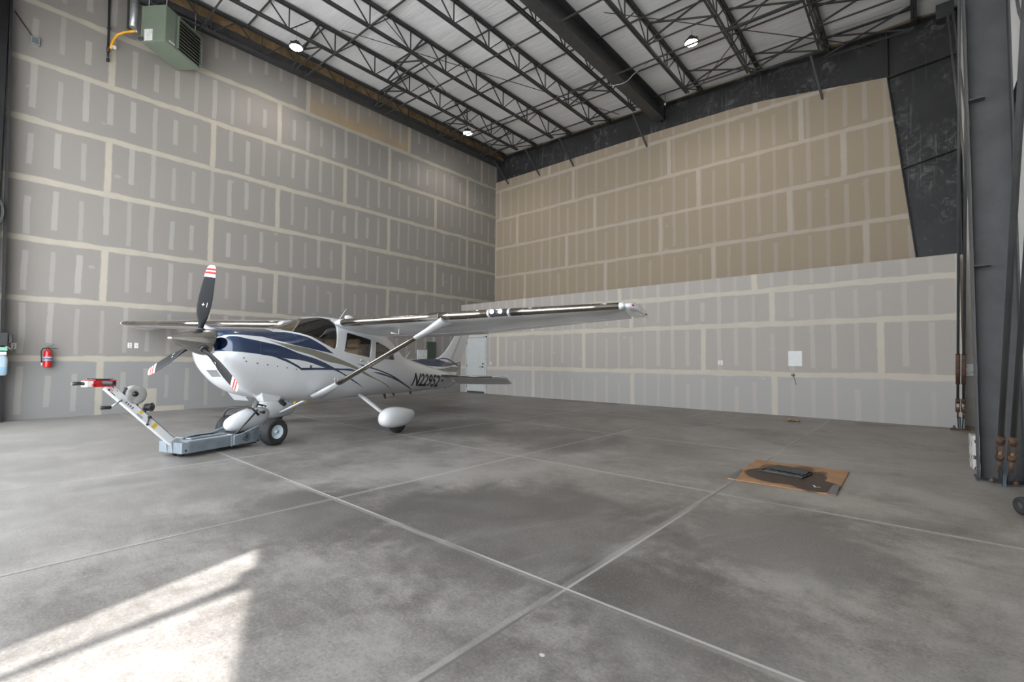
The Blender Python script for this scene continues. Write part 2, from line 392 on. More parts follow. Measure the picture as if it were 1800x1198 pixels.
# dark fascia over the left wall
b=MB(); b.box((.02,-13.5,9.50),(.40,1.75,9.67)); struct('fascia_beam',b,STEEL,'black steel beam running along the top of the left wall')
b=MB(); b.box((.02,-13.5,9.66),(.415,1.75,9.90)); struct('trim_1',b,KRAFT,'brown insulation edge above the black fascia beam')
b=MB(); b.prism([(.4,zr(.4)+.03),(14.4,zr(14.4)+.03),(14.4,zc(14.4)+.02),(.4,zc(.4)+.02)],lambda a,c,h:(a,h,c),(1.70,1.9)); struct('trim_2',b,KRAFT,'brown insulation edge along the top of the rafter')
# heavy beam between joists
b=MB(); z0=9.02; z1=9.58
b.box((7.20,-13.5,z0),(7.53,1.60,z0+.028)); b.box((7.20,-13.5,z1),(7.53,1.78,z1+.028)); b.box((7.355,-13.5,z0+.02),(7.375,1.78,z1))
b.box((7.23,1.60,z0+.02),(7.50,1.62,z1))
struct('deep_beam',b,STEEL,'deep black I beam crossing the roof between two joists')

# ------------------------------------------------------------------ door, fittings on the walls
b=MB(); b.box((.40,-.245,.02),(1.36,-.205,2.08)); door=struct('door_1',b,DOORP,'white flush door in the corner of the lower right wall',bevel=.004)
b=MB(); b.box((.33,-.24,0),(.39,-.2,2.14)); b.box((1.37,-.24,0),(1.43,-.2,2.14)); b.box((.33,-.24,2.09),(1.43,-.2,2.15)); b.build('door_frame',simple('frame_paint',(.55,.56,.55),.5),door)
b=MB(); b.lathe([(.001,.0),(.032,.0),(.032,-.012),(.012,-.018),(.012,-.05)],(1.26,-.245,.99),(0,1,0),16,ref=(1,0,0)); b.bar((1.27,-.295,.99),(1.13,-.295,.985),.014,.02); b.lathe([(.03,0),(.03,-.02),(.001,-.022)],(1.27,-.245,1.10),(0,1,0),16)
b.build('door_handle',BLACKP,door)
for z in (.25,1.03,1.88):
    b=MB(); b.box((.385,-.252,z-.05),(.41,-.24,z+.05)); b.build('hinge',STEEL,door)
b=MB(); b.box((.42,-.25,.02),(1.34,-.244,.07)); b.build('door_sweep',STEELG,door)

def plate(name,label,loc,axis,w=.075,h=.12,holes=2,cat='outlet',group=None):
    # axis 'x': on the left wall facing +x ; 'y': on a wall facing -y
    b=MB(); 
    f=(lambda a,c,d:(loc[0]+d,loc[1]+a,loc[2]+c)) if axis=='x' else (lambda a,c,d:(loc[0]+a,loc[1]-d,loc[2]+c))
    b.prism([(-w/2,-h/2),(w/2,-h/2),(w/2,h/2),(-w/2,h/2)],f,(0,.008))
    o=b.build(name,WHITEP,None,.003); tag(o,label,cat,group)
    for k in range(holes):
        zz=(k-(holes-1)/2)*h*.42
        b=MB(); b.prism([(-.016,zz-.014),(.016,zz-.014),(.016,zz+.014),(-.016,zz+.014)],f,(.008,.0105)); b.build('socket',simple('socket_grey',(.45,.45,.44),.5),o)
    return o
plate('wall_outlet','white outlet with a cord plugged in by the left column',(0,-12.21,1.47),'x')
plate('switch_plate','white switch plate low on the left wall below the far wingtip',(0,-10.28,1.53),'x',.075,.12,1,'switch')
plate('wall_outlet','pair outlet left of the switch plate under the far wingtip',(0,-10.40,1.53),'x',.075,.12,2)
plate('wall_outlet','pale outlet right of the far door on the lower wall',(1.62,-.2,1.12),'y',.075,.12)
plate('wall_outlet','outlet on the lower wall left of the blank square panel',(9.72,-.2,1.22),'y',.115,.12)
o=thing('access_panel','blank square white access panel on the lower wall','panel',(11.38,-.2,1.335)); b=MB(); b.box((-.13,-.015,-.165),(.13,-.008,.165)); b.build('cover',WHITEP,o,.002); b=MB(); b.box((-.14,-.008,-.175),(.14,0,.175)); b.build('panel_frame',WHITEP,o)
o=thing('hose_bib','small pale water stub and hanging tube below the access panel','pipe',(11.33,-.2,.955))
b=MB(); b.lathe([(.035,0),(.035,.008),(.014,.01),(.014,.05),(.001,.052)],(0,0,0),(0,-1,0),16); b.build('stub',GALV,o)
b=MB(); b.lathe([(.04,-.004),(.04,.003),(.001,.003)],(0,0,0),(0,-1,0),16); b.build('mounting_flange',GALV,o)
b=MB(); b.tube([(0.01,-.02,-.01),(.03,-.02,-.10),(.06,-.012,-.22)],.006,8); b.build('tube',simple('grey_tube',(.28,.28,.28),.5),o)
o=thing('electrical_panel','pale grey breaker box left of the dark green board on left wall','electrical box',(0,-2.12,1.36))
b=MB(); b.box((0,-.21,-.24),(.07,.21,.24)); b.build('cabinet',simple('panel_grey',(.52,.53,.53),.5),o,.006)
b=MB(); b.box((-.004,-.22,-.25),(.004,.22,.25)); b.build('mounting_plate',STEELG,o)
b=MB(); b.box((.07,-.17,-.2),(.078,.17,.2)); b.build('cover',simple('panel_grey2',(.58,.59,.59),.45),o,.004)
o=thing('green_board','dark green board standing out from left wall beside breaker box','electrical box',(0,-1.70,1.58))
b=MB(); b.box((0,-.2,-.32),(.06,.2,.32)); b.build('board',simple('dark_green',(.055,.075,.062),.5,0,.1),o,.005)
b=MB(); b.box((-.004,-.1,-.2),(.004,.1,.2)); b.build('mounting_plate',STEELG,o)
b=MB(); b.box((.06,-.17,-.29),(.066,.17,.29)); b.build('inset',simple('dark_green2',(.04,.06,.048),.4,0,.1),o)
o=thing('junction_box','open galvanised junction box on left wall fed by thin conduit','junction box',(0,-12.12,7.72))
b=MB(); b.box((0,-.07,-.08),(.05,.07,.08)); b.build('box',GALV,o,.004)
b=MB(); b.box((-.004,-.05,-.05),(.004,.05,.05)); b.build('mounting_plate',STEELG,o)
b=MB(); b.box((.05,-.05,-.055),(.054,.05,.055)); b.build('cover',simple('box_dark',(.12,.15,.15),.5),o)
b=MB(); b.tube([(.03,-.05,.08),(.03,-.14,.22),(.04,-.30,.45)],.012,8); b.build('conduit',STEELG,o)
o=thing('disconnect_box','white electrical box on the strip behind bracing rods','electrical box',(14.24,.35,1.12))
b=MB(); b.box((-.04,-.1,-.12),(.20,0,.12)); b.build('box',simple('white_metal',(.66,.67,.66),.4,0,.06),o,.005)
for (px,pz) in ((.02,.06),(.10,-.04),(.02,-.06),(.13,.06)):
    b=MB(); b.lathe([(.014,0),(.014,.006),(.001,.007)],(px,-.1,pz),(0,-1,0),12); b.build('knockout',GALV,o)

# gas pipe and yellow flex
o=thing('gas_pipe','black iron gas pipe dropping beside the green heater','pipe',(.06,-10.99,0))
b=MB(); b.tube([(0,-.02,9.9),(0,0,8.0),(0,0,7.86)],.022,10); b.build('riser',BLACKP,o)
b=MB(); b.box((-.06,-.03,8.6),(.02,.03,8.63)); b.build('pipe_hanger',STEELG,o)
b=MB(); b.lathe([(.03,-.06),(.036,-.03),(.036,.03),(.03,.06)],(0,0,8.12),(0,0,1),12); b.build('tee',STEELG,o)
b=MB(); b.lathe([(.03,0),(.03,.05)],(0,0,7.84),(0,0,1),12); b.build('cap',BLACKP,o)
o=thing('gas_hose','yellow flexible gas hose curving into the green heater','hose',(0,0,0))
b=MB(); b.tube([(.105,-10.955,8.13),(.115,-10.94,8.22),(.14,-10.91,8.35),(.22,-10.86,8.45),(.36,-10.77,8.49),(.5,-10.68,8.49),(.66,-10.60,8.47)],.024,10); b.build('flex',simple('yellow_coating',(.72,.36,.02),.45),o)
b=MB(); b.lathe([(.034,-.03),(.04,0),(.034,.03)],(.66,-10.60,8.47),(.8,.4,0),8); b.build('fitting',GALV,o)
b=MB(); b.box((.13,-10.93,8.14),(.17,-10.87,8.20)); b.build('tag',WHITEP,o)

# unit heater, turned across the corner
hz=8.22; A=Vector((1.2,-10.2)); D=Vector((.76,-10.58)); L=Vector((-.63,.85)).normalized()
ang=math.atan2(L.y,L.x)
o=thing('unit_heater','green gas unit heater hung high in front of the left wall','heater',(A.x,A.y,hz),0)
e1=L; e2=(D-A).normalized(); e2=(e2-e1*e2.dot(e1)).normalized()
hl,hw,hh=1.04,.58,.82
def H(a,bb,c): return (e1.x*a+e2.x*bb, e1.y*a+e2.y*bb, c)
HG=simple('heater_green',(.155,.19,.145),.45,0,.06,3)
b=MB(); b.prism([(0,0),(hl,0),(hl,hw),(0,hw)],H,(0,hh)); b.build('casing',HG,o,.012)
b=MB(); b.prism([(.32,-.006),(hl-.03,-.006),(hl-.03,0.0),(.32,0)],H,(.05,hh-.05)); b.build('louver_opening',simple('heater_dark',(.02,.018,.016),.6),o)
for k in range(9):
    z=.085+k*.079
    b=MB(); b.add([H(.33,-.010,z+.012),H(hl-.04,-.010,z+.012),H(hl-.04,-.05,z-.018),H(.33,-.05,z-.018),H(.33,-.010,z+.020),H(hl-.04,-.010,z+.020),H(hl-.04,-.05,z-.010),H(.33,-.05,z-.010)],[(0,1,2,3),(7,6,5,4),(0,4,5,1),(1,5,6,2),(2,6,7,3),(3,7,4,0)]); b.build('louver_slat',HG,o)
for p in (((.31,0),(.33,0)),((hl-.04,0),(hl-.02,0))):
    b=MB(); b.prism([(p[0][0],-.05),(p[1][0],-.05),(p[1][0],.0),(p[0][0],.0)],H,(.04,hh-.04)); b.build('louver_post',HG,o)
t=NT('rating_label'); oo=t.obj(); xx,yy,zz=t.sep(oo)
ln=t.mul(t.ma('GREATER_THAN',t.ma('FRACT',t.mul(zz,38)),.55),t.step(t.noise(t.mapping(oo,scale=(40,40,6)),1,2),.42,.5))
LABM=t.bsdf(t.mix(t.mul(ln,.7),(.70,.70,.69),(.16,.16,.17)),.5)
b=MB(); b.prism([(-.004,.30),(0,.30),(0,.50),(-.004,.50)],H,(.02,.28)); b.build('rating_label',LABM,o)
b=MB(); b.prism([(-.05,.50),(0,.50),(0,.60),(-.05,.60)],H,(.02,.08)); b.build('gas_valve_box',STEELG,o)
b=MB(); b.prism([(.10,-.006),(.26,-.006),(.26,0),(.10,0)],H,(.06,.085)); b.build('nameplate',WHITEP,o)
for (a,c) in ((.1,.08),(.1,.5),(.94,.08),(.94,.5)):
    b=MB(); p=H(a,c,hh); b.tube([p,(p[0],p[1],9.9-hz)],.008,6); b.build('hanger_rod',GALV,o)
o=thing('vent_pipe','silver vent pipe rising behind the green heater','pipe',(.42,-10.62,8.64))
b=MB(); b.tube([(0,0,0),(0,0,.45),(0,0,1.20)],.08,16); b.build('duct',GALV,o)
b=MB(); b.box((-.16,-.1,.0),(-.10,.1,1.2)); b.build('strut_channel',STEEL,o)

# lamps
LAMP_POS=[(1.61,-7.54,9.26,'round high bay light hung nearest the green heater'),(1.65,-1.51,9.26,'round high bay light hung near the far corner'),(9.41,-1.18,9.22,'round high bay light hung right of the deep beam')]
em=NT('led_lens'); e=em.n('Emission'); e.inputs[0].default_value=(1,.97,.92,1); e.inputs[1].default_value=60; em.t.links.new(e.outputs[0],em.out.inputs[0])
lamp0=None
for i,(x,y,z,lab) in enumerate(LAMP_POS):
    if lamp0 is None:
        lp=thing('high_bay_light',lab,'light',(x,y,z),0,'high bay lights'); lamp0=lp
        b=MB(); b.lathe([(.06,.14),(.10,.12),(.11,.06),(.165,.045),(.172,0.0),(.160,-.002)],(0,0,0),(0,0,1),32); b.build('housing',BLACKP,lp)
        for k in range(16):
            a=2*PI*k/16; b=MB(); b.bar((.05*cos(a),.05*sin(a),.095),(.15*cos(a),.15*sin(a),.075),.006,.07); 
            if k%4==0: b.build('heat_fin',BLACKP,lp)
        b=MB(); b.lathe([(.001,-.012),(.12,-.010),(.160,0.0)],(0,0,0),(0,0,1),32); b.build('lens',em.mat,lp)
        b=MB(); b.lathe([(.012,0),(.03,.02),(.03,.05),(.001,.06)],(0,0,.14),(0,0,1),12); b.build('hook',STEEL,lp)
        b=MB(); b.tube([(0,0,.18),(.006,.004,.35),(-.004,-.003,.48),(0,0,.62)],.005,6); b.build('hanging_cord',simple('cord_grey',(.2,.2,.2),.5),lp)
    else:
        lp=copy_tree(lamp0); lp.location=(x,y,z); lp['label']=lab
    ld=bpy.data.lights.new('bay_lamp','SPOT'); lo=bpy.data.objects.new('bay_lamp',ld); COL.objects.link(lo); lo.location=(x,y,z-.03); ld.energy=LAMP; ld.color=(1,.93,.84); ld.spot_size=math.radians(150); ld.spot_blend=.5; ld.shadow_soft_size=.16; lo.parent=None

# ------------------------------------------------------------------ joists
ORD=['first','second','third','fourth','fifth','sixth','seventh','eighth','ninth']
j=thing('roof_joist','','joist',(0,0,0),0,'open web roof joists')
DEP=.63
b=MB(); b.box((-.055,-13.4,-.055),(-.012,1.62,0)); b.box((.012,-13.4,-.055),(.055,1.62,0)); b.build('top_chord',ANGLE,j)
b=MB(); b.box((-.05,-13.4,-DEP),(-.013,.52,-DEP+.045)); b.box((.013,-13.4,-DEP),(.05,.52,-DEP+.045)); b.build('bottom_chord',ANGLE,j)
b=MB(); b.box((-.06,1.46,-.15),(.06,1.66,-.05)); b.build('bearing_seat',ANGLE,j)
yb=[.27-1.18*k for k in range(12)]
mv=MB(); mv.bar((0,0,-DEP+.02),(0,0,-.03),.022,.028); ml=MB(); ml.bar((0,0,-DEP+.02),(0,-.59,-.03),.022,.03); mr=MB(); mr.bar((0,0,-DEP+.02),(0,.59,-.03),.022,.024)
ms=[m.mesh('web_bar',ANGLE) for m in (mv,ml,mr)]
for k,y in enumerate(yb):
    for q,me in enumerate(ms):
        o=bpy.data.objects.new('web_bar',me); COL.objects.link(o); o.parent=j; o.location=(0,y,0)
b=MB(); b.bar((0,.27,-DEP+.02),(0,1.52,-.06),.022,.03); b.build('end_bar',ANGLE,j)
for i,x in enumerate(JX):
    o=j if i==0 else copy_tree(j)
    o.location=(x,0,9.885-.035*x)
    extra={0:', hugging the left wall',4:', just left of the deep beam',5:', just right of the deep beam',8:', nearest the right wall'}.get(i,'')
    o['label']='%s black open-web roof joist from left wall%s'%(ORD[i],extra)
# bridging angles across the joists
k=0
def bridging(y,low,lab):
    o=thing('bridging_angle',lab,'bridging',(0,y,0),0,'bridging angles across the joists')
    dz=-DEP-.02 if low else -.085
    b=MB(); b.bar((JX[0],0,9.885-.035*JX[0]+dz),(7.05 if low else 7.2,0,9.885-.035*7.1+dz),.032,.032); b.build('left_run',ANGLE,o)
    b=MB(); b.bar((7.4,0,9.885-.035*7.4+dz),(JX[-1],0,9.885-.035*JX[-1]+dz),.032,.032); b.build('right_run',ANGLE,o)
for q,y in enumerate((1.05,-.5,-2.45,-4.43,-6.4,-8.4)): bridging(y,False,'%s thin bridging angle from rafter under the top chords'%ORD[q])
for q,y in enumerate((-1.6,-4.20,-6.85,-9.4)): bridging(y,True,'%s bridging angle from rafter along the bottom chords'%ORD[q])
# crossed bridging in some bays
for (i,ys) in ((0,(.1,-2.0,-4.6,-7.2)),(3,(-.9,)),(5,(.3,-2.2)),(6,(.6,-1.5)),(7,(1.0,-.4)),(1,(-5.2,))):
    for q,y in enumerate(ys):
        a,bx=JX[i],JX[i+1]; o=thing('cross_brace','%s crossed brace from rafter between the %s and %s joists'%(ORD[q],ORD[i],ORD[i+1]),'brace',(a,y,9.885),0,'crossed braces between joists')
        w=bx-a; z1=-.035*a; z2=-.035*bx
        for s in (0,1):
            b=MB(); yy=.03*(1 if s else -1)
            b.bar((.02,yy,(z1-.06) if s else (z1-DEP+.03)),(w-.02,yy,(z2-DEP+.03) if s else (z2-.06)),.038,.03); b.build('diagonal',ANGLE,o)
        for dz in (-.09,-DEP+.06):
            b=MB(); b.bar((.02,.08,z1+dz),(w-.02,.08,z2+dz),.03,.03); b.build('strut',ANGLE,o)
# flange braces from joist down to the rafter
for i,(x,lab) in enumerate(((.70,'first'),(2.35,'second'),(3.95,'third'),(6.85,'fourth'),(11.75,'fifth'))):
    b=MB(); b.bar((x-.12,1.0,9.45-.035*x),(x+.02,1.74,8.62-.04*x),.05,.03); o=b.build('flange_brace',STEELG); tag(o,'%s sloping flange brace from the left wall corner'%lab,'brace','flange braces to the rafter')
# roof rods
RODS=[((2.69,-6.89),(6.2,1.07),'thin roof rod slanting from the near lamp to the deep beam'),((4.0,-6.51),(1.2,.0),'thin roof rod crossing toward the left wall corner'),((8.2,-3.39),(12.82,1.7),'thin roof rod slanting right of the deep beam'),((11.2,-1.65),(8.3,1.55),'thin roof rod crossing back to the deep beam end')]
for p,q,lab in RODS:
    b=MB(); b.tube([(p[0],p[1],9.47-.045*(p[0]-5)-.06*(RODS.index((p,q,lab))%2)),(q[0],q[1],9.47-.045*(q[0]-5)-.06*(RODS.index((p,q,lab))%2))],.011,6); tag(b.build('brace_rod',ANGLE),lab,'rod','roof bracing rods')
o=thing('hanging_conduit','thin vertical conduit hanging beside the deep beam end','conduit',(7.72,1.2,0))
b=MB(); b.tube([(0,0,9.28),(.004,0,9.6),(0,0,9.86)],.009,6); b.build('pipe',STEEL,o)
b=MB(); b.box((-.02,-.02,9.24),(.02,.02,9.30)); b.build('clip',WHITEP,o)
b=MB(); b.tube([(7.02,-1.2,9.08),(7.14,-1.18,9.0),(7.3,-1.15,8.975),(7.45,-1.1,8.975),(7.60,-1.06,9.02),(7.75,-1.03,9.14),(8.2,-1.0,9.33)],.012,8); tag(b.build('armored_cable',GALV),'pale armoured cable looping under the deep beam','cable')

# ------------------------------------------------------------------ bracing rods at the right wall
RUSTB=simple('orange_rust',(.20,.105,.06),.8,0,.4,26,bump=.3)
BLUEST=simple('blue_grey_steel',(.06,.085,.105),.5,0,.2,9)
def brace_pair(name,lab,base,top,r,cat='brace rod',turn=.75,sep=.075,sleeve=True,k=1.,plate=True):
    o=thing(name,lab,cat,base)
    T=Vector(top)-Vector(base); d=T.normalized()
    for s in (-1,1):
        off=Vector((s*sep/2,0,0))
        b=MB(); b.tube([off+d*(turn+.22*k),off+T],r,10); rod=b.build('rod',STEELG,o)
        q=off+d*turn; b=MB()
        for w in (-1,1): b.bar(q+Vector((w*.021*k,0,0)),q+Vector((w*.021*k,0,0))+d*.17*k,.011*k,.022*k,0,up=(0,1,0))
        b.tube([q-d*.03*k,q+d*.025*k],.027*k,8); b.tube([q+d*.15*k,q+d*.205*k],.027*k,8)
        b.build('turnbuckle',RUST,o)
        b=MB(); b.tube([off+d*(turn-.16*k),off+d*(turn+.05*k)],r*.78,10); b.build('threaded_end',RUSTB,o)
        b=MB(); b.tube([off+d*(turn+.12*k),off+d*(turn+.36*k)],r*.80,10); b.build('threaded_end',RUSTB,o)
        if sleeve:
            b=MB(); b.tube([off+d*(turn+.58),off+d*(turn+1.20)],r*1.55,12); b.build('sleeve',RUST,o)
        b=MB(); b.bar(off*.75+Vector((0,0,.05)),off+d*(turn-.10*k),.016,.05,0,up=(0,1,0)); b.build('clevis',STEELG,o)
        b=MB(); b.lathe([(.022,0),(.022,.03),(.012,.03),(.012,.055)],(s*.085,.0,.025),(0,0,1),6); b.build('anchor_nut',RUST,o)
    if plate:
        b=MB(); b.box((-.14,-.10,0),(.14,.10,.02)); b.build('base_plate',RUST,o)
    b=MB(); b.box((-.012,-.07,.0),(.012,.07,.24)); b.build('gusset',BLUEST,o)
    return o
brace_pair('bracing_rods','pair of rods with rusty turnbuckles in front of the lower wall end',(14.11,-.48,0),(14.10,-5.2,7.6),.020,turn=.46,k=1.2)
brace_pair('bracing_rods','pair of rods with rusty turnbuckles at the foot of steel column',(14.195,-5.69,0.0),(14.195,-10.94,7.6),.023,turn=.40,sep=.085,sleeve=False,plate=False,k=1.25)
o=thing('bracing_rods','pair of pale rods slanting down from the black knee','brace rod',(14.235,1.30,8.9))
for s in (-1,1):
    b=MB(); b.tube([(s*.045,0,0),(s*.045+.01,-6.3,-8.2)],.018,8); b.build('rod',simple('tan_grey_rod',(.17,.16,.14),.5),o)
    b=MB(); b.bar((s*.045,0,.15),(s*.045,-.12,-.2),.05,.02,0,up=(0,1,0)); b.build('clevis',STEEL,o)
b=MB(); b.box((14.0,1.35,9.02),(14.30,1.575,9.36)); tag(b.build('knee_bracket',STEEL,None,.004),'black bracket block at the top of the haunch','bracket')
# girts on the side wall
for z,lab in ((1.98,'lower'),(4.35,'upper')):
    o=thing('wall_girt','%s dark girt on the white side wall behind steel column'%lab,'girt',(14.52,0,z),0,'side wall girts')
    b=MB(); b.bar((0,-5.35,0),(0,1.6,0),.012,.2); b.build('web',STEELG,o)
    b=MB(); b.box((-.06,-5.35,.095),(.06,1.6,.107)); b.build('top_flange',STEELG,o)
    b=MB(); b.box((-.06,-5.35,-.107),(.06,1.6,-.095)); b.build('bottom_flange',STEELG,o)
b=MB(); b.bar((14.50,-3.3,.1),(14.50,.2,8.8),.10,.02,0,up=(1,0,0)); tag(b.build('wall_strap',STEELG),'dark flat strap leaning on the white side wall','strap')
b=MB(); b.tube([(14.40,-5.60,5.4),(14.42,-5.72,4.9),(14.48,-5.78,4.55),(14.56,-5.74,4.45),(14.58,-5.6,4.5)],.014,8); tag(b.build('drooping_cable',STEELG),'grey cable drooping beside the top of steel column','cable')
# black cable loops on the left column
b=MB()
for k,(r,zz) in enumerate(((.30,3.95),(.33,3.98))):
    b.tube([(.33+.02*k,-12.62+r*.55*cos(a),4.02+r*sin(a)) for a in [2*PI*i/28 for i in range(28)]],.012,8,closed=True)
tag(b.build('cable_coil',BLACKP),'coil of thin black cable hung on the dark left column','cable')
# ------------------------------------------------------------------ aircraft (x forward, y to its left, z up)
FS=[(1.72,1.36,1.07,.29,1.22,2.3,2.2),(1.68,1.425,.96,.375,1.20,2.4,2.3),(1.62,1.465,.86,.425,1.18,2.5,2.4),(1.54,1.487,.77,.455,1.17,2.5,2.4),(1.42,1.508,.67,.480,1.15,2.5,2.4),(1.25,1.53,.585,.502,1.14,2.5,2.4),
(1.0,1.56,.53,.525,1.12,2.6,2.5),(.74,1.60,.495,.548,1.10,2.7,2.7),(.45,1.735,.485,.56,1.10,2.7,3.0),(.15,1.86,.485,.57,1.12,2.9,3.1),(-.1,1.94,.49,.572,1.15,3.3,3.1),(-.5,1.965,.505,.575,1.18,3.6,3.1),
(-1.0,1.96,.55,.57,1.18,3.6,3.0),(-1.5,1.91,.595,.55,1.18,3.4,2.8),(-1.8,1.84,.615,.52,1.17,3.0,2.6),(-2.1,1.70,.635,.475,1.15,2.7,2.5),(-2.4,1.55,.655,.43,1.12,2.4,2.4),(-2.8,1.47,.685,.375,1.10,2.2,2.3),(-3.4,1.405,.735,.30,1.09,2.1,2.2),(-4.2,1.33,.80,.21,1.08,2.1,2.1),(-5.0,1.25,.89,.11,1.08,2,2),(-5.3,1.2,1.0,.05,1.09,2,2)]
def sec(x):
    if x>=FS[0][0]:return FS[0][1:]
    if x<=FS[-1][0]:return FS[-1][1:]
    for i in range(len(FS)-1):
        a,b=FS[i],FS[i+1]
        if b[0]<=x<=a[0]:
            t=(x-a[0])/(b[0]-a[0]);p=FS[max(i-1,0)];q=FS[min(i+2,len(FS)-1)];o=[]
            for k in range(1,7):
                h=b[0]-a[0]
                ma=(b[k]-p[k])/(b[0]-p[0])*h if i>0 else (b[k]-a[k])
                mb=(q[k]-a[k])/(q[0]-a[0])*h if i<len(FS)-2 else (b[k]-a[k])
                o.append((2*t**3-3*t*t+1)*a[k]+(t**3-2*t*t+t)*ma+(-2*t**3+3*t*t)*b[k]+(t**3-t*t)*mb)
            return o
def ysurf(x,z):
    zt,zb,w,zm,nt,nb=sec(x)
    h,n=(zt-zm,nt) if z>=zm else (zm-zb,nb)
    q=min(1,abs(z-zm)/h)
    return w*max(0,1-q**n)**(1/n)
def ring(x, n=72, inset=0.):
    zt,zb,w,zm,nt,nb=sec(x); zt-=inset; zb+=inset; w-=inset; o=[]
    for i in range(n):
        a=2*PI*i/n; c,s_=cos(a),sin(a); e=nt if s_>=0 else nb; h=(zt-zm) if s_>=0 else (zm-zb)
        o.append(Vector((x,w*math.copysign(abs(c)**(2/e),c),zm+h*math.copysign(abs(s_)**(2/e),s_))))
    return o
AO=Vector((5.68306,-9.10046,.06640))
AR=Matrix(((.3292009,.9438744,-.0269816),(-.9404654,.3303032,.0801534),(.0845669,-.0010113,.9964173)))
plane=thing('airplane','white high-wing airplane with navy and olive stripes on its tow cart','airplane')
plane.location=AO; plane.rotation_euler=AR.to_euler()

# paint with the stripe scheme, as functions of x and z on the aircraft
def stripe(t,x,z,xr,top,bot,smooth=True):
    xn=t.lin(x,-3.,2.,0.,1.)
    f=lambda pts:[((a+3)/5,min(1,max(0,(b-.5)/1.5))) for a,b in pts]
    zn=t.lin(z,.5,2.,0.,1.)
    T=t.curve(xn,f(top),smooth); B=t.curve(xn,f(bot),smooth)
    return t.mul(t.step(t.ma('SUBTRACT',T,zn),-.0012,.0012),t.step(t.ma('SUBTRACT',zn,B),-.0012,.0012),t.ma('GREATER_THAN',x,xr[0]),t.ma('LESS_THAN',x,xr[1]))
NAVY=(.018,.036,.082); OLIVE=(.205,.198,.155); WHITE=(.70,.715,.735)
def paint_material():
    t=NT('aircraft_paint'); o=t.obj(); x,y,z=t.sep(o)
    UB=stripe(t,x,z,(-.053,1.9),[(1.9,2.),(.99,2.),(.965,1.52),(.754,1.54),(.631,1.528),(.45,1.50),(.18,1.393),(-.053,1.285)],[(1.9,1.30),(1.717,1.338),(1.683,1.372),(1.543,1.393),(1.232,1.405),(1.055,1.384),(.763,1.345),(.308,1.309),(-.053,1.285)],False)
    OL=stripe(t,x,z,(-2.046,1.217),[(1.217,1.377),(.873,1.342),(.544,1.323),(.182,1.282),(-.252,1.198),(-.70,1.09),(-1.066,.972),(-1.685,.823),(-2.046,.714)],[(1.217,1.377),(1.07,1.346),(.775,1.269),(.426,1.218),(.1,1.148),(-.259,1.12),(-.66,1.052),(-.856,.992),(-1.223,.915),(-1.7,.805),(-2.046,.714)])
    MBs=stripe(t,x,z,(-.98,1.9),[(1.9,1.30),(1.714,1.314),(1.664,1.358),(1.425,1.345),(1.26,1.331),(.984,1.301),(.666,1.223),(.299,1.161),(-.097,1.05),(-.5,.908),(-.98,.734)],[(1.9,1.142),(1.424,1.149),(1.145,1.135),(.943,1.127),(.536,1.112),(.118,1.04),(-.05,1.018),(-.212,.985),(-.53,.872),(-.98,.734)])
    BR=stripe(t,x,z,(.582,1.27),[(1.27,1.14),(.943,1.127),(.761,1.073),(.598,1.005),(.582,.99)],[(1.265,1.137),(1.117,1.133),(.975,1.101),(.818,1.059),(.691,1.013),(.582,.968)])
    BD=stripe(t,x,z,(-.633,.60),[(.60,1.005),(.118,1.04),(-.265,1.053),(-.5,1.062),(-.633,1.032)],[(.60,.968),(.148,1.002),(-.275,1.025),(-.503,1.027),(-.633,1.031)])
    A1=stripe(t,x,z,(-2.94,-.615),[(-.615,1.171),(-.9,1.147),(-1.177,1.118),(-1.795,1.018),(-2.378,.883),(-2.94,.757)],[(-.615,1.171),(-.902,1.12),(-1.179,1.092),(-1.805,.984),(-2.412,.847),(-2.94,.752)])
    A2=stripe(t,x,z,(-2.93,-1.081),[(-1.081,1.048),(-1.374,1.044),(-1.568,1.017),(-2.078,.936),(-2.45,.861),(-2.93,.758)],[(-1.081,1.048),(-1.376,1.011),(-1.578,.989),(-2.096,.908),(-2.484,.832),(-2.93,.754)])
    F1=stripe(t,x,z,(-2.999,-2.4),[(-2.4,1.40),(-3.,1.44)],[(-2.4,1.40),(-3.,1.42)])
    navy=t.mx(UB,MBs,BR,BD,A1,A2)
    c=t.mix(OL,WHITE,OLIVE); c=t.mix(navy,c,NAVY)
    # panel lines
    pl=None
    for p in (1.30,.66,-.22,-1.08,-1.9,-2.7,-3.5):
        d=t.step(t.ma('ABSOLUTE',t.ma('SUBTRACT',x,p)),.0015,.004,1.,0.); pl=d if pl is None else t.mx(pl,d)
    c=t.mix(t.mul(pl,.22),c,(.25,.26,.27))
    return t.bsdf(c,.22,coat=.6,spec=.5)
PAINT=paint_material()
def white_paint():
    t=NT('white_aircraft_paint'); o=t.obj(); x,y,z=t.sep(o)
    c=t.mix(t.step(t.noise(o,1.2,3),.3,.7),WHITE,tuple(k*.93 for k in WHITE))
    return t.bsdf(c,.25,coat=.5,bump=t.noise(t.mapping(o,scale=(2,5,2)),1.6,2),bstr=.05,bdist=.02)
WPAINT=white_paint()
POL=simple('polished_leading_edge',(.40,.36,.315),.24,1,.05,3)
TAN=simple('tan_leather',(.46,.33,.215),.5,0,.1,5)
DARKIN=simple('dark_cabin',(.045,.040,.035),.7,0,.1)
INLET=simple('navy_inlet',NAVY,.3,0,.1)
t=NT('tinted_glass'); tr=t.n('BsdfTransparent'); tr.inputs[0].default_value=(.84,.78,.68,1); gl=t.n('BsdfGlossy'); gl.inputs['Roughness'].default_value=.03; gl.inputs[0].default_value=(.9,.9,.9,1)
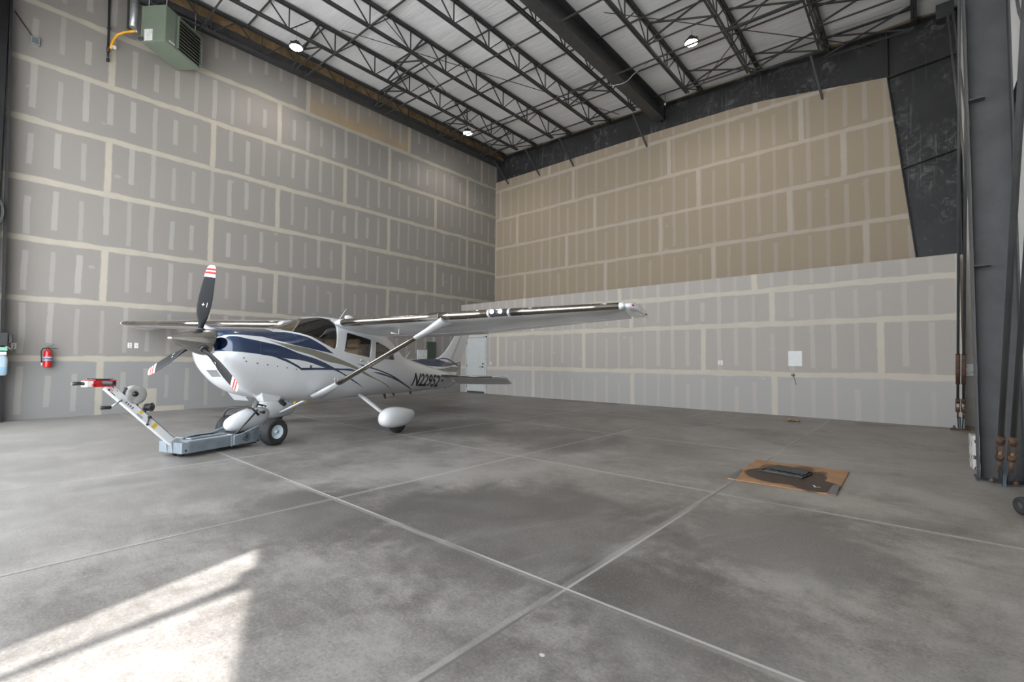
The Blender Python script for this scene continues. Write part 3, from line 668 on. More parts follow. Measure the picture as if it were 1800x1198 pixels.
fr=t.n('LayerWeight'); fr.inputs[0].default_value=.35; mxs=t.n('MixShader'); t.put(mxs.inputs[0],t.lin(fr.outputs['Fresnel'],0,1,.06,.85)); t.t.links.new(tr.outputs[0],mxs.inputs[1]); t.t.links.new(gl.outputs[0],mxs.inputs[2]); t.t.links.new(mxs.outputs[0],t.out.inputs[0]); GLASS=t.mat

# fuselage shell with real openings
xs=[1.72-.035*i for i in range(200)]; xs=[x for x in xs if x>-5.3]+[-5.3]
b=MB(); b.loft([ring(x) for x in xs],0,True)
SH=b.build('fuselage',[PAINT,DARKIN,INLET],plane)
W1=[(-.353,1.672),(-.289,1.362),(-.31,1.345),(-.97,1.308),(-1.0,1.32),(-1.03,1.625),(-1.00,1.645),(-.40,1.69)]
W2=[(-1.155,1.61),(-1.142,1.325),(-1.17,1.305),(-1.80,1.335),(-1.835,1.36),(-1.80,1.44),(-1.62,1.53),(-1.44,1.58),(-1.2,1.625)]
WS=[(.745,1.575),(.69,1.567),(.581,1.553),(.398,1.518),(.178,1.434),(-.03,1.372),(-.085,1.375),(-.116,1.43),(-.145,1.674),(-.17,1.80),(-.13,1.88),(0,1.90),(.35,2.2),(1.3,2.2),(1.3,1.8),(.745,1.66)]
cuts=[]
b=MB(); xi=[.66-.05*i for i in range(62)]; b.loft([ring(x,72,.03) for x in xi],1,True); cuts.append(b)
for w in (W1,W2,WS):
    b=MB(); b.prism(w,lambda a,c,h:(a,h,c),(-1,1),0); cuts.append(b)
for s in (-1,1):
    b=MB(); b.ell((1.70,s*.225,1.25),(.26,.120,.088),28,18,2); cuts.append(b)
tmp=[]
for k,c in enumerate(cuts):
    o=c.build('cutter',[PAINT,DARKIN,INLET],plane); tmp.append(o)
    m=SH.modifiers.new('cut%d'%k,'BOOLEAN'); m.operation='DIFFERENCE'; m.solver='EXACT'; m.object=o
dg=bpy.context.evaluated_depsgraph_get(); me=bpy.data.meshes.new_from_object(SH.evaluated_get(dg))
SH.modifiers.clear(); SH.data=me
for o in tmp: bpy.data.objects.remove(o,do_unlink=True)
me.polygons.foreach_set('use_smooth',[True]*len(me.polygons))
try: me.set_sharp_from_angle(angle=math.radians(35))
except Exception: pass

# glazing
def side_glass(poly, s, name):
    px=[p[0] for p in poly]; lo,hi=min(px)-.006,max(px)+.006
    def span(x):
        zs=[]
        for (a,c),(d,e) in zip(poly,poly[1:]+poly[:1]):
            if (a-x)*(d-x)<=0 and abs(a-d)>1e-9: zs.append(c+(e-c)*(x-a)/(d-a))
        return (min(zs)-.008,max(zs)+.008) if zs else (poly[0][1],poly[0][1])
    b=MB(); vs=[]; fs=[]; nx,nz=16,8
    for i in range(nx+1):
        x=lo+(hi-lo)*i/nx; z0,z1=span(min(max(x,min(px)+1e-4),max(px)-1e-4))
        for j in range(nz+1):
            z=z0+(z1-z0)*j/nz; vs.append((x,s*(ysurf(x,z)-.012),z))
    for i in range(nx):
        for j in range(nz): fs.append((i*(nz+1)+j,i*(nz+1)+j+1,(i+1)*(nz+1)+j+1,(i+1)*(nz+1)+j))
    b.add(vs,fs,0,True); return b.build(name,GLASS,plane)
for s in (1,-1):
    side_glass(W1,s,'door_window'); side_glass(W2,s,'rear_window')
b=MB(); vs=[]; fs=[]; nx,na=26,40
for i in range(nx+1):
    x=-.165+(.755+.165)*i/nx; zt,zb,w,zm,nt,nb=sec(x); zt-=.012; w-=.012
    zs=None
    for (a,c),(d,e) in zip(WS[:10],WS[1:11]):
        if (a-x)*(d-x)<=0 and abs(a-d)>1e-9: zs=(c+(e-c)*(x-a)/(d-a)) if zs is None else min(zs,c+(e-c)*(x-a)/(d-a))
    zs=(zs if zs is not None else 1.55)-.008
    q=min(1,max(0,(zs-zm)/(zt-zm))); a0=math.asin(q**(nt/2))
    for j in range(na+1):
        a=a0+(PI-2*a0)*j/na; c,s_=cos(a),sin(a)
        vs.append((x,w*math.copysign(abs(c)**(2/nt),c),zm+(zt-zm)*abs(s_)**(2/nt)))
for i in range(nx):
    for j in range(na): fs.append((i*(na+1)+j,i*(na+1)+j+1,(i+1)*(na+1)+j+1,(i+1)*(na+1)+j))
b.add(vs,fs,0,True); b.build('windshield',GLASS,plane)

# cabin: seats, panel, floor
def seat(x,y):
    st=MB(); st.box((x-.05,y-.22,.80),(x+.42,y+.22,.95)); s0=st.build('seat',TAN,plane,.05,3)
    b=MB(); M=Matrix.Translation((x,y,.90))@Matrix.Rotation(-.2,4,'Y'); b.box((-.06,-.22,0),(.06,.22,.56),0,M); b.build('seat_back',TAN,s0,.05,3)
    b=MB(); b.box((-.05,-.14,.58),(.045,.14,.76),0,M); b.build('headrest',TAN,s0,.045,3)
for y in (.27,-.27): seat(-.72,y); seat(-1.55,y)
b=MB(); b.box((.40,-.50,1.15),(.55,.50,1.50)); b.build('instrument_panel',DARKIN,plane,.03)
b=MB(); b.tube([(.40,.27,1.30),(.22,.27,1.32)],.015,8); b.tube([(.22,.15,1.40),(.20,.15,1.30),(.20,.39,1.30),(.22,.39,1.40)],.014,8); b.build('control_yoke',BLACKP,plane)
b=MB(); b.box((-1.6,-.40,.74),(.5,.40,.77)); b.build('cabin_floor',DARKIN,plane)

# spinner and propeller
HX,HZ=1.86,1.262
b=MB(); b.lathe([(.10,0),(.180,.003),(.186,.012),(.185,.05),(.172,.13),(.146,.23),(.112,.33),(.072,.44),(.036,.52),(.012,.55),(.001,.556)],(1.695,0,HZ),(1,0,0),40,0); b.build('spinner',simple('brushed_spinner',(.46,.44,.41),.2,1,.05,4),plane)
def blade_material():
    t=NT('propeller_paint'); o=t.obj(); x,y,z=t.sep(o); dz=t.ma('SUBTRACT',z,HZ)
    r=t.ma('SQRT',t.add(t.mul(y,y),t.mul(dz,dz)))
    c=t.mix(t.ma('GREATER_THAN',r,.885),(.012,.0125,.014),(.72,.72,.71))
    red=t.add(t.mul(t.ma('GREATER_THAN',r,.928),t.ma('LESS_THAN',r,.960)),t.mul(t.ma('GREATER_THAN',r,.978),t.ma('LESS_THAN',r,1.006)))
    c=t.mix(red,c,(.68,.03,.03)); return t.bsdf(c,.42,spec=.12)
BLADE=blade_material()
def lerp(tb,x):
    for (a,p),(c,q) in zip(tb,tb[1:]):
        if x<=c: return p+(q-p)*max(0,(x-a))/(c-a)
    return tb[-1][1]
for k in range(3):
    th=math.radians(84+120*k); er=Vector((0,cos(th),sin(th))); et=Vector((0,-sin(th),cos(th))); ex=Vector((1,0,0)); rings=[]
    for r in [.11,.16,.20,.25,.30,.36,.42,.5,.58,.66,.74,.82,.885,.93,.97,1.01,1.035,1.048]:
        ch=lerp([(.11,.062),(.20,.066),(.25,.085),(.33,.135),(.45,.178),(.58,.19),(.72,.182),(.85,.165),(.95,.150),(1.01,.128),(1.035,.10),(1.048,.06)],r)
        tk=lerp([(.11,.062),(.20,.064),(.28,.045),(.4,.028),(.6,.018),(1.05,.008)],r)
        be=math.radians(lerp([(.11,42),(.3,36),(.6,25),(1.05,15)],r)); c=et*cos(be)+ex*sin(be); nn=er.cross(c); p=[]
        for i in range(20):
            a=2*PI*i/20; fx=cos(a); q=.25*(1-fx) if r>.3 else 0
            p.append(Vector((HX,0,HZ))+er*r+c*(fx*ch/2+ch*.05*(r>.3))+nn*(sin(a)*tk/2*(1 if r<.3 else (.75+.5*fx*.5))))
        rings.append(p)
    b=MB(); b.loft(rings,0,True); bl=b.build('propeller_blade',BLADE,plane)
    b=MB(); b.lathe([(.050,0),(.056,.015),(.050,.03)],Vector((HX,0,HZ))+er*.155,er,20); b.build('blade_collar',STEELG,bl)
    r=.50; be=math.radians(29); c=et*cos(be)+ex*sin(be); nn=er.cross(c); b=MB()
    o_=Vector((HX,0,HZ))+er*r+nn*.0145*(1 if nn.x>0 else -1)
    e=nn*(1 if nn.x>0 else -1)*.0005
    def mk(a0,b0,a1,b1): b.add([o_+c*a0+er*b0+e,o_+c*a1+er*b0+e,o_+c*a1+er*b1+e,o_+c*a0+er*b1+e],[(0,1,2,3)])
    mk(-.035,-.03,-.029,.03); mk(.0,-.004,.034,.004); mk(.014,-.02,.02,.02); b.build('blade_mark',WHITEP,bl)

# wings
def foil(x0,x1,n=18,th=.12,cm=.02):
    up=[];lo=[]
    for i in range(n+1):
        x=x0+(x1-x0)*(1-cos(PI*i/n))/2 if x0<.01 else x0+(x1-x0)*i/n
        yt=5*th*(.2969*math.sqrt(max(x,0))-.126*x-.3516*x*x+.2843*x**3-.1015*x**4)
        yc=cm/.16*(.8*x-x*x) if x<.4 else cm/.36*(.2+.8*x-x*x)
        up.append((x,yc+yt)); lo.append((x,yc-yt))
    return list(reversed(up))+(lo[1:] if x0<.01 else lo)
WST=[(.575,0,1.70,1.806,1.5),(2.66,0,1.70,1.870,1.2),(5.33,-.10,1.17,1.949,-1.2)]
def wst(y):
    for a,c in zip(WST,WST[1:]):
        if y<=c[0]: k=(y-a[0])/(c[0]-a[0]); return [p+(q-p)*k for p,q in zip(a,c)]
    return list(WST[-1])
def wring(y,s,x0,x1,grow=0.,drop=0,hinge=None,n=18,st=None):
    _,xl,c,zl,tw=st or wst(y); a=math.radians(tw); o=[]; ys_=s*y*(1.022 if s<0 else 1)
    for fx,fz in foil(x0,x1,n):
        X=fx*c; Z=fz*c
        if grow:
            X-=grow*max(0,1-fx*12); Z+=math.copysign(grow,fz) if fx>0 else 0
        if drop:
            hx=hinge*c; d=math.radians(drop); dx=X-hx; X=hx+dx*cos(d)+Z*sin(d)*0; Z=Z-dx*sin(d)
        o.append(Vector((xl-X*cos(a)+Z*sin(a)*0, ys_, zl+Z-X*sin(a))))
    return o
YS=[.575,1.2,1.9,2.66,3.3,4.0,4.7,5.33]
for s in (1,-1):
    b=MB(); b.loft([wring(y,s,0,.74) for y in YS],0,True); wg=b.build('wing',WPAINT,plane)
    b=MB(); b.loft([wring(y,s,.752,1.,n=8,drop=1.5,hinge=.75) for y in (.70,1.7,2.66)],0,True); b.build('flap',WPAINT,wg)
    b=MB(); b.loft([wring(y,s,.752,1.,n=8) for y in (2.70,3.6,4.6,5.28)],0,True); b.build('aileron',WPAINT,wg)
    tip=[(5.33,-.10,1.17,1.949,-1.2),(5.42,-.14,1.13,1.947,-1.8),(5.49,-.25,1.03,1.935,-3),(5.53,-.45,.84,1.915,-4),(5.545,-.62,.66,1.90,-4)]
    b=MB(); b.loft([wring(t_[0],s,0,1.,st=t_,n=18) for t_ in tip],0,True); tc=b.build('wing_tip',WPAINT,wg)
    b=MB(); b.ell((-.20,s*(5.425 if s>0 else 5.55),1.955),(.045,.028,.022),16,10); b.build('navigation_light',simple('red_lens',(.5,.01,.01),.15,0,.03) if s>0 else simple('dark_lens',(.02,.06,.03),.15,0,.03),tc)
    b=MB(); b.tube([(-.66,s*(5.53 if s>0 else 5.65),1.915),(-.66,s*(5.575 if s>0 else 5.695),1.92)],.012,8); b.build('strobe',simple('amber_lens',(.3,.22,.06),.2),tc)
    segs=((.70,2.55),(2.56,3.36),(3.72,5.26)) if s>0 else ((.70,2.55),(2.56,5.30))
    for y0,y1 in segs:
        b=MB(); b.loft([wring(y0+(y1-y0)*k/4,s,0,.05,grow=.004,n=12) for k in range(5)],0,True); b.build('deice_panel',POL,wg)
    for y0,y1 in ((.58,.695),(3.365,3.40),(3.68,3.715),(5.262,5.335)) if s>0 else ((.58,.695),(5.303,5.335)):
        b=MB(); b.loft([wring(y0+(y1-y0)*k/2,s,0,.055,grow=.006,n=12) for k in range(3)],0,True); b.build('leading_edge_cuff',WPAINT,wg)
    if s>0: b=MB(); b.loft([wring(3.40+.28*k/3,s,0,.05,grow=.002,n=12) for k in range(4)],0,True); lt=b.build('landing_light_lens',simple('light_lens',(.09,.09,.095),.08,0,.1),wg)
    for y in (3.47,3.60) if s>0 else ():
        b=MB(); b.lathe([(.001,.0),(.03,.012),(.034,.03)],(-.005,s*y,1.898),(1,0,0),16); b.build('lamp',CHROME,lt)
    # lift strut
    A_=Vector((.17,s*.55,.60)); B_=Vector((-.12,s*2.62,1.80)); 
    def sr(f,grow=0,half=False,cw=.075,tk=.026):
        p=A_+(B_-A_)*f; o=[]
        for i in range(20):
            a=2*PI*i/20
            if half: a=-PI/2+PI*i/19
            o.append(p+Vector((cos(a)*(cw+grow)-(.0),0,0))+Vector((0,-s*.5,.86)).normalized()*sin(a)*(tk+grow))
        return o
    b=MB(); b.loft([sr(k/8) for k in range(9)],0,True); st=b.build('wing_strut',WPAINT,plane)
    b=MB(); b.loft([sr(.16+.62*k/8,.003,True) for k in range(9)],0,True); b.build('deice_panel',POL,st)
    b=MB(); b.loft([sr(f,g,cw=.08+w_,tk=.03+w_*.4) for f,g,w_ in ((-.02,.0,.06),(.05,.006,.025),(.16,.003,0))],0,True); b.build('lower_fairing',WPAINT,st)
    b=MB(); b.loft([sr(f,g,cw=.08+w_,tk=.03+w_*.4) for f,g,w_ in ((.78,.003,0),(.88,.008,.01),(.96,.006,.05),(1.01,.0,.08))],0,True); b.build('upper_fairing',WPAINT,st)
    # main gear
    b=MB(); L0=Vector((-.92,s*.47,.61)); L1=Vector((-.77,s*1.33,.19)); b.loft([[L0+(L1-L0)*f+Vector((cos(a)*(.075-.03*f),0,sin(a)*(.034-.012*f))) for a in [2*PI*i/16 for i in range(16)]] for f in [k/6 for k in range(7)]],0,True)
    b.build('gear_leg',WPAINT,plane)
    b=MB(); tb=[(-.295,.0,.0,.255),(-.305,.05,.06,.25),(-.335,.09,.105,.25),(-.39,.122,.138,.255),(-.50,.146,.166,.262),(-.64,.158,.178,.266),(-.80,.155,.172,.268),(-.95,.135,.150,.272),(-1.08,.108,.128,.280),(-1.17,.07,.09,.29),(-1.215,.015,.025,.295)]
    rings=[[Vector((x,s*1.43+w_*math.copysign(abs(cos(a))**.85,cos(a)),zc_+h_*math.copysign(abs(sin(a))**.85,sin(a)))) for a in [2*PI*i/24 for i in range(24)]] for x,w_,h_,zc_ in tb]
    b.loft(rings,0,True); wp=b.build('wheel_pant',WPAINT,plane)
    b=MB(); b.lathe([(.09,-.075),(.15,-.078),(.178,-.062),(.192,-.03),(.195,0),(.192,.03),(.178,.062),(.15,.078),(.09,.075)],(-.75,s*1.43,.195),(0,1,0),36); b.build('main_tire',RUBBER,wp)
    b=MB(); b.box((-1.04,s*1.43+(.135 if s>0 else -.139),.20),(-1.02,s*1.43+(.139 if s>0 else -.135),.30)); b.build('placard',simple('placard_blue',(.25,.35,.5),.5),wp)
    # tail surfaces
    hst=[(.08,-4.12,.80),(.9,-4.18,.68),(1.74,-4.26,.55)]
    def hring(y,xl,c,x0,x1,dr=0,grow=0): 
        o=[]
        for fx,fz in foil(x0,x1,12,.085,0.):
            X=fx; Z=fz*(1.0)
            o.append(Vector((xl-X*c+(grow if fx<.02 else 0),s*y,1.145+Z*c+(math.copysign(grow,fz) if grow and fx>0 else 0))))
        return o
    b=MB(); b.loft([hring(y,xl,c,0,.9) for y,xl,c in hst],0,True); hs=b.build('stabilizer',WPAINT,plane)
    b=MB(); b.loft([hring(y,xl,c,0,.07,grow=.003) for y,xl,c in ((.25,-4.132,.78),(.9,-4.18,.68),(1.60,-4.247,.57))],0,True); b.build('deice_panel',POL,hs)
    d=math.radians(21); b=MB()
    rings=[]
    for y,xh,c in ((.14,-4.86,.46),(.9,-4.81,.44),(1.62,-4.765,.40),(1.80,-4.755,.36)):
        rings.append([Vector((xh-fx*cos(d)*c,s*y,1.142+tz-fx*sin(d)*c)) for fx,tz in ((0,.02),(.3,.017),(.7,.008),(1,.0),(.7,-.006),(.3,-.014),(0,-.02))])
    b.loft(rings,0,False); b.build('elevator',WPAINT,hs)
    b=MB(); b.loft([[Vector((x_,s*y_,1.15+h_)) for x_,h_ in ((-4.22,0),(-4.30,.028),(-4.78,.022),(-4.78,-.022),(-4.30,-.028))] for y_ in (1.645,1.80)],0,False); b.build('balance_horn',WPAINT,hs,.008)

# fin and rudder
def fin_material():
    t=NT('fin_paint'); o=t.obj(); x,y,z=t.sep(o)
    def st(xr,top,bot):
        xn=t.lin(x,-6.,-2.5,0.,1.); zn=t.lin(z,1.,2.,0.,1.); f=lambda p:[((a+6)/3.5,b-1) for a,b in p]
        return t.mul(t.ma('GREATER_THAN',t.curve(xn,f(top)),zn),t.ma('LESS_THAN',t.curve(xn,f(bot)),zn),t.ma('GREATER_THAN',x,xr[0]),t.ma('LESS_THAN',x,xr[1]))
    a=st((-5.6,-2.97),[(-2.97,1.435),(-3.524,1.50),(-4.26,1.565),(-4.609,1.54),(-4.99,1.515),(-5.557,1.605)],[(-2.97,1.432),(-3.34,1.383),(-4.06,1.369),(-4.625,1.402),(-5.109,1.478),(-5.558,1.575)])
    l=st((-5.6,-4.31),[(-4.31,1.558),(-4.689,1.633),(-5.164,1.561),(-5.56,1.482)],[(-4.31,1.535),(-4.692,1.60),(-5.136,1.521),(-5.56,1.44)])
    g=st((-5.6,-4.01),[(-4.01,1.315),(-4.514,1.338),(-5.051,1.422),(-5.56,1.444)],[(-4.01,1.315),(-4.519,1.29),(-5.002,1.293),(-5.56,1.326)])
    c=t.mix(g,WHITE,OLIVE); c=t.mix(t.mx(a,l),c,NAVY); return t.bsdf(c,.25,coat=.5)
FINP=fin_material()
fst=[(1.15,-3.7,-5.0,.05),(1.33,-3.3,-5.0,.05),(1.43,-3.04,-4.98,.045),(1.50,-3.55,-5.02,.045),(1.57,-4.2,-5.07,.045),(1.63,-4.40,-5.1,.045),(1.76,-4.64,-5.15,.044),(1.96,-4.87,-5.27,.04),(2.16,-5.07,-5.40,.036),(2.5,-5.37,-5.60,.03),(2.80,-5.62,-5.82,.024)]
def fring(z,a,c,tk): return [Vector((a+(c-a)*f,s_*tk*math.sqrt(max(0,f))*(1 if f<.5 else 1)*min(1,2.5*math.sqrt(f)+.2),z)) for f,s_ in ((0,1),(.05,1),(.15,1),(.35,1),(.7,1),(1,1),(1,-1),(.7,-1),(.35,-1),(.15,-1),(.05,-1),(0,-1))]
b=MB(); b.loft([fring(*q) for q in fst],0,True); fn=b.build('fin',FINP,plane)
b=MB(); b.loft([[Vector((x,y_,z)) for x,y_ in ((xa,tk),(xb,.004),(xb,-.004),(xa,-tk))] for z,xa,xb,tk in ((1.0,-5.02,-5.28,.035),(1.37,-5.0,-5.44,.04),(1.76,-5.17,-5.66,.04),(2.28,-5.48,-5.96,.033),(2.80,-5.84,-6.24,.02))],0,False); b.build('rudder',FINP,fn)
b=MB(); b.lathe([(.022,0),(.022,.05),(.001,.07)],(-5.75,0,2.80),(0,0,1),12); b.build('beacon',simple('red_lens2',(.5,.02,.02),.2),fn)

# nose gear
b=MB(); b.tube([(.80,0,.60),(.93,0,.30),(.98,0,.22)],[.038,.034,.030],14); ng=b.build('nose_strut',CHROME,plane)
b=MB(); b.tube([(.86,.035,.43),(.72,.035,.40),(.78,.035,.30),(.92,.035,.30)],.012,8,closed=True); b.tube([(.86,-.035,.43),(.72,-.035,.40),(.78,-.035,.30),(.92,-.035,.30)],.012,8,closed=True); b.build('torque_link',BLACKP,ng)
b=MB(); b.loft([[Vector(v) for v in r] for r in ([(1.06,.31,.63),(.72,.37,.65),(.70,.14,.56),(1.04,.12,.57)],[(.98,.28,.472),(.73,.31,.492),(.73,.15,.488),(.95,.14,.468)])],0,False); b.build('cowl_flap',WPAINT,plane,.006)
tb=[(1.345,.0,.0,.135),(1.335,.045,.045,.135),(1.30,.085,.085,.14),(1.23,.115,.12,.15),(1.12,.132,.150,.175),(.98,.134,.172,.20),(.84,.120,.165,.225),(.74,.09,.135,.245),(.66,.05,.085,.27),(.62,.01,.03,.285)]
b=MB(); b.loft([[Vector((x,w_*cos(a),zc_+h_*sin(a))) for a in [2*PI*i/24 for i in range(24)]] for x,w_,h_,zc_ in tb],0,True); npn=b.build('nose_wheel_pant',WPAINT,plane)
b=MB(); b.lathe([(.08,-.06),(.13,-.062),(.155,-.045),(.165,0),(.155,.045),(.13,.062),(.08,.06)],(1.0,0,.16),(0,1,0),30); b.build('nose_tire',RUBBER,npn)
# cowl details
CH=simple('chip_black',(.015,.015,.016),.5)
def on_side(x,z,s=1,e=.0): 
    return Vector((x,s*(ysurf(x,z)+e),z))
for x,z in ((1.517,1.073),(1.477,1.029),(1.324,1.017),(1.167,1.007),(1.008,.996),(.849,.986),(.688,.975)):
    p=on_side(x,z); q=on_side(x-.02,z); 
    b=MB(); b.lathe([(.009,0),(.009,.003),(.001,.0035)],p,(.12,1,0),10); b.build('cowl_fastener',CH,plane)
b=MB(); b.box((.395,ysurf(.41,1.041)-.004,1.018),(.435,ysurf(.41,1.041)+.003,1.058)); b.build('static_port',simple('olive_plate',(.10,.105,.08),.5),plane)
# oil cooler grille on the chin
P=[Vector(v) for v in ((1.649,-.086,.906),(1.646,.137,.910),(1.557,.15,.806),(1.568,-.044,.801))]
n_=(P[1]-P[0]).cross(P[3]-P[0]).normalized(); n_=n_ if n_.x>0 else -n_
gm=NT('grille_mesh'); oo=gm.obj(); gx,gy,gz=gm.sep(oo)
g1=gm.mx(gm.ma('GREATER_THAN',gm.ma('FRACT',gm.mul(gy,38.)),.72),gm.ma('GREATER_THAN',gm.ma('FRACT',gm.mul(gz,38.)),.72))
GRM=gm.bsdf(gm.mix(g1,(.10,.10,.11),(.33,.34,.35)),.5)
b=MB(); vs=[p+n_*.012 for p in P]+[p-n_*.03 for p in P]; b.add(vs,[(0,1,2,3),(7,6,5,4),(0,4,5,1),(1,5,6,2),(2,6,7,3),(3,7,4,0)]); gr=b.build('cooler_grille',GRM,plane)
b=MB()
for i in range(4): b.bar(P[i]+n_*.012,P[(i+1)%4]+n_*.012,.012,.008,0,up=n_)
b.build('grille_frame',WPAINT,gr)
b=MB(); b.loft([[Vector(v) for v in ((1.09,-.38,.62),(.94,-.22,.585),(.83,-.22,.474),(.95,-.38,.482))],[Vector(v) for v in ((1.08,-.385,.61),(.93,-.225,.575),(.82,-.225,.466),(.94,-.385,.474))]],0,False); b.build('cowl_flap',WPAINT,plane)
b=MB(); b.tube([(.62,.18,.52),(.55,.18,.455),(.50,.18,.43)],.035,12); b.build('exhaust_pipe',STEELG,plane)
b=MB(); b.box((-.10,.50,.655),(.20,.535,.665)); b.build('cabin_step',STEEL,plane)
# door handles, hinges
for x,z,w_,h_ in ((-.78,1.24,.12,.03),(-.95,1.22,.06,.035),(-.14,.84,.03,.09),(-.20,.84,.02,.09)):
    b=MB(); y=ysurf(x,z); b.box((x-w_/2,y-.004,z-h_/2),(x+w_/2,y+.010,z+h_/2)); b.build('door_handle' if w_>.05 else 'door_hinge',CHROME,plane,.003)
# antennas
b=MB(); b.tube([(-.60,.10,1.95),(-.78,.10,2.20)],.005,6); b.build('whip_antenna',WHITEP,plane)
b=MB(); b.tube([(-1.0,.55,1.93),(-1.15,.55,2.12)],.005,6); b.build('whip_antenna',WHITEP,plane)
b=MB(); b.ell((-.62,.32,2.0),(.10,.05,.045),16,10); b.build('gps_antenna',WHITEP,plane)
b=MB(); b.tube([(-2.9,.0,1.44),(-3.1,.0,1.64)],.005,6); b.build('whip_antenna',WHITEP,plane)
for x,z,h_ in ((-2.25,.645,.11),(-2.55,.665,.06),(-3.2,.72,.07)):
    b=MB(); b.loft([[Vector((x+.05,.008,z)),Vector((x+.05,-.008,z)),Vector((x-.05,-.004,z)),Vector((x-.05,.004,z))],[Vector((x-.03,.005,z-h_)),Vector((x-.03,-.005,z-h_)),Vector((x-.06,-.002,z-h_)),Vector((x-.06,.002,z-h_))]],0,False); b.build('belly_antenna',STEEL,plane)
b=MB(); b.tube([(-.45,1.55,1.79),(-.45,1.55,1.66),(-.38,1.55,1.655),(-.25,1.55,1.655)],.010,8); b.build('pitot_tube',WHITEP,plane)
b=MB(); b.tube([(-4.75,.0,.90),(-4.80,.0,.84)],.012,8); b.build('tail_tiedown',STEEL,plane)

# registration
def lettering(text,name,mat,size,width,org,ux,uz,shear=.22,proj=None,parent=None,e=.002):
    cu=bpy.data.curves.new('txt','FONT'); cu.body=text; cu.size=1; cu.shear=shear; cu.offset=.03; cu.resolution_u=3
    o=bpy.data.objects.new('txt',cu); COL.objects.link(o); bpy.context.view_layer.update()
    me=bpy.data.meshes.new_from_object(o.evaluated_get(bpy.context.evaluated_depsgraph_get())); bpy.data.objects.remove(o,do_unlink=True)
    if proj:
        import bmesh
        bm=bmesh.new(); bm.from_mesh(me); y_=[v.co.y for v in bm.verts]; x_=[v.co.x for v in bm.verts]
        for k in range(1,14):
            yy=min(y_)+(max(y_)-min(y_))*k/14; bmesh.ops.bisect_plane(bm,geom=bm.verts[:]+bm.edges[:]+bm.faces[:],plane_co=(0,yy,0),plane_no=(0,1,0))
        bm.to_mesh(me); bm.free()
    xs=[v.co.x for v in me.vertices]; ys=[v.co.y for v in me.vertices]; x0,x1,y0,y1=min(xs),max(xs),min(ys),max(ys)
    for v in me.vertices:
        a=(v.co.x-x0)/(x1-x0)*width; c=(v.co.y-y0)/(y1-y0)*size; p=Vector(org)+Vector(ux)*a+Vector(uz)*c
        v.co=proj(p) if proj else p
    me.materials.clear(); me.materials.append(mat); me.name=name
    r=bpy.data.objects.new(name,me); COL.objects.link(r); r.parent=parent; return r
REG=simple('registration_navy',(.012,.016,.032),.35,0,.05)
def pj(p): return Vector((p.x,ysurf(p.x,p.z)+.004,p.z))
lettering('N22952','registration_lettering',REG,.305,1.42,(-2.725,0,.832),(-1,0,.012),(0,0,1),.22,pj,plane)
b=MB(); b.add([pj(Vector((x,0,z))) for x,z in ((-4.23,1.05),(-4.38,1.045),(-4.38,1.005),(-4.23,1.01))],[(0,1,2,3)]); b.build('registration_dash',REG,plane)
# ------------------------------------------------------------------ electric tow cart (local x forward of the nose, y aircraft left)
TP=simple('hammered_grey_blue',(.195,.23,.26),.38,.2,.12,10,bump=.15)
TPL=simple('tug_light_paint',(.36,.38,.40),.4,.1,.06,6)
tug=thing('tow_cart','grey electric aircraft tow cart with white tiller under the nose wheel','tow cart',(6.03,-10.05,0),math.atan2(-.9442,.3295))
b=MB()
b.prism([(1.06,-.21),(1.06,.23),(.98,.25),(.40,.255),(.28,.262),(-.02,.27),(-.02,.26),(.20,.20),(.30,.16),(.30,-.16),(.20,-.20),(-.02,-.26),(-.02,-.27),(.28,-.262),(.40,-.255),(.98,-.25)],lambda a,c,h:(a,c,h),(.055,.195),0)
dk=b.build('chassis',TP,tug,.012)
b=MB(); b.box((.36,-.235,.195),(.99,.235,.205)); b.build('deck_plate',TPL,dk,.004)
b=MB(); b.box((.40,-.16,.205),(.90,.16,.225)); b.build('battery_cover',TP,dk,.01)
b=MB(); b.tube([(.92,.03,.215),(.80,.06,.235),(.68,.02,.232),(.56,.05,.232),(.42,.0,.228)],.009,8); b.build('power_cable',BLACKP,dk)
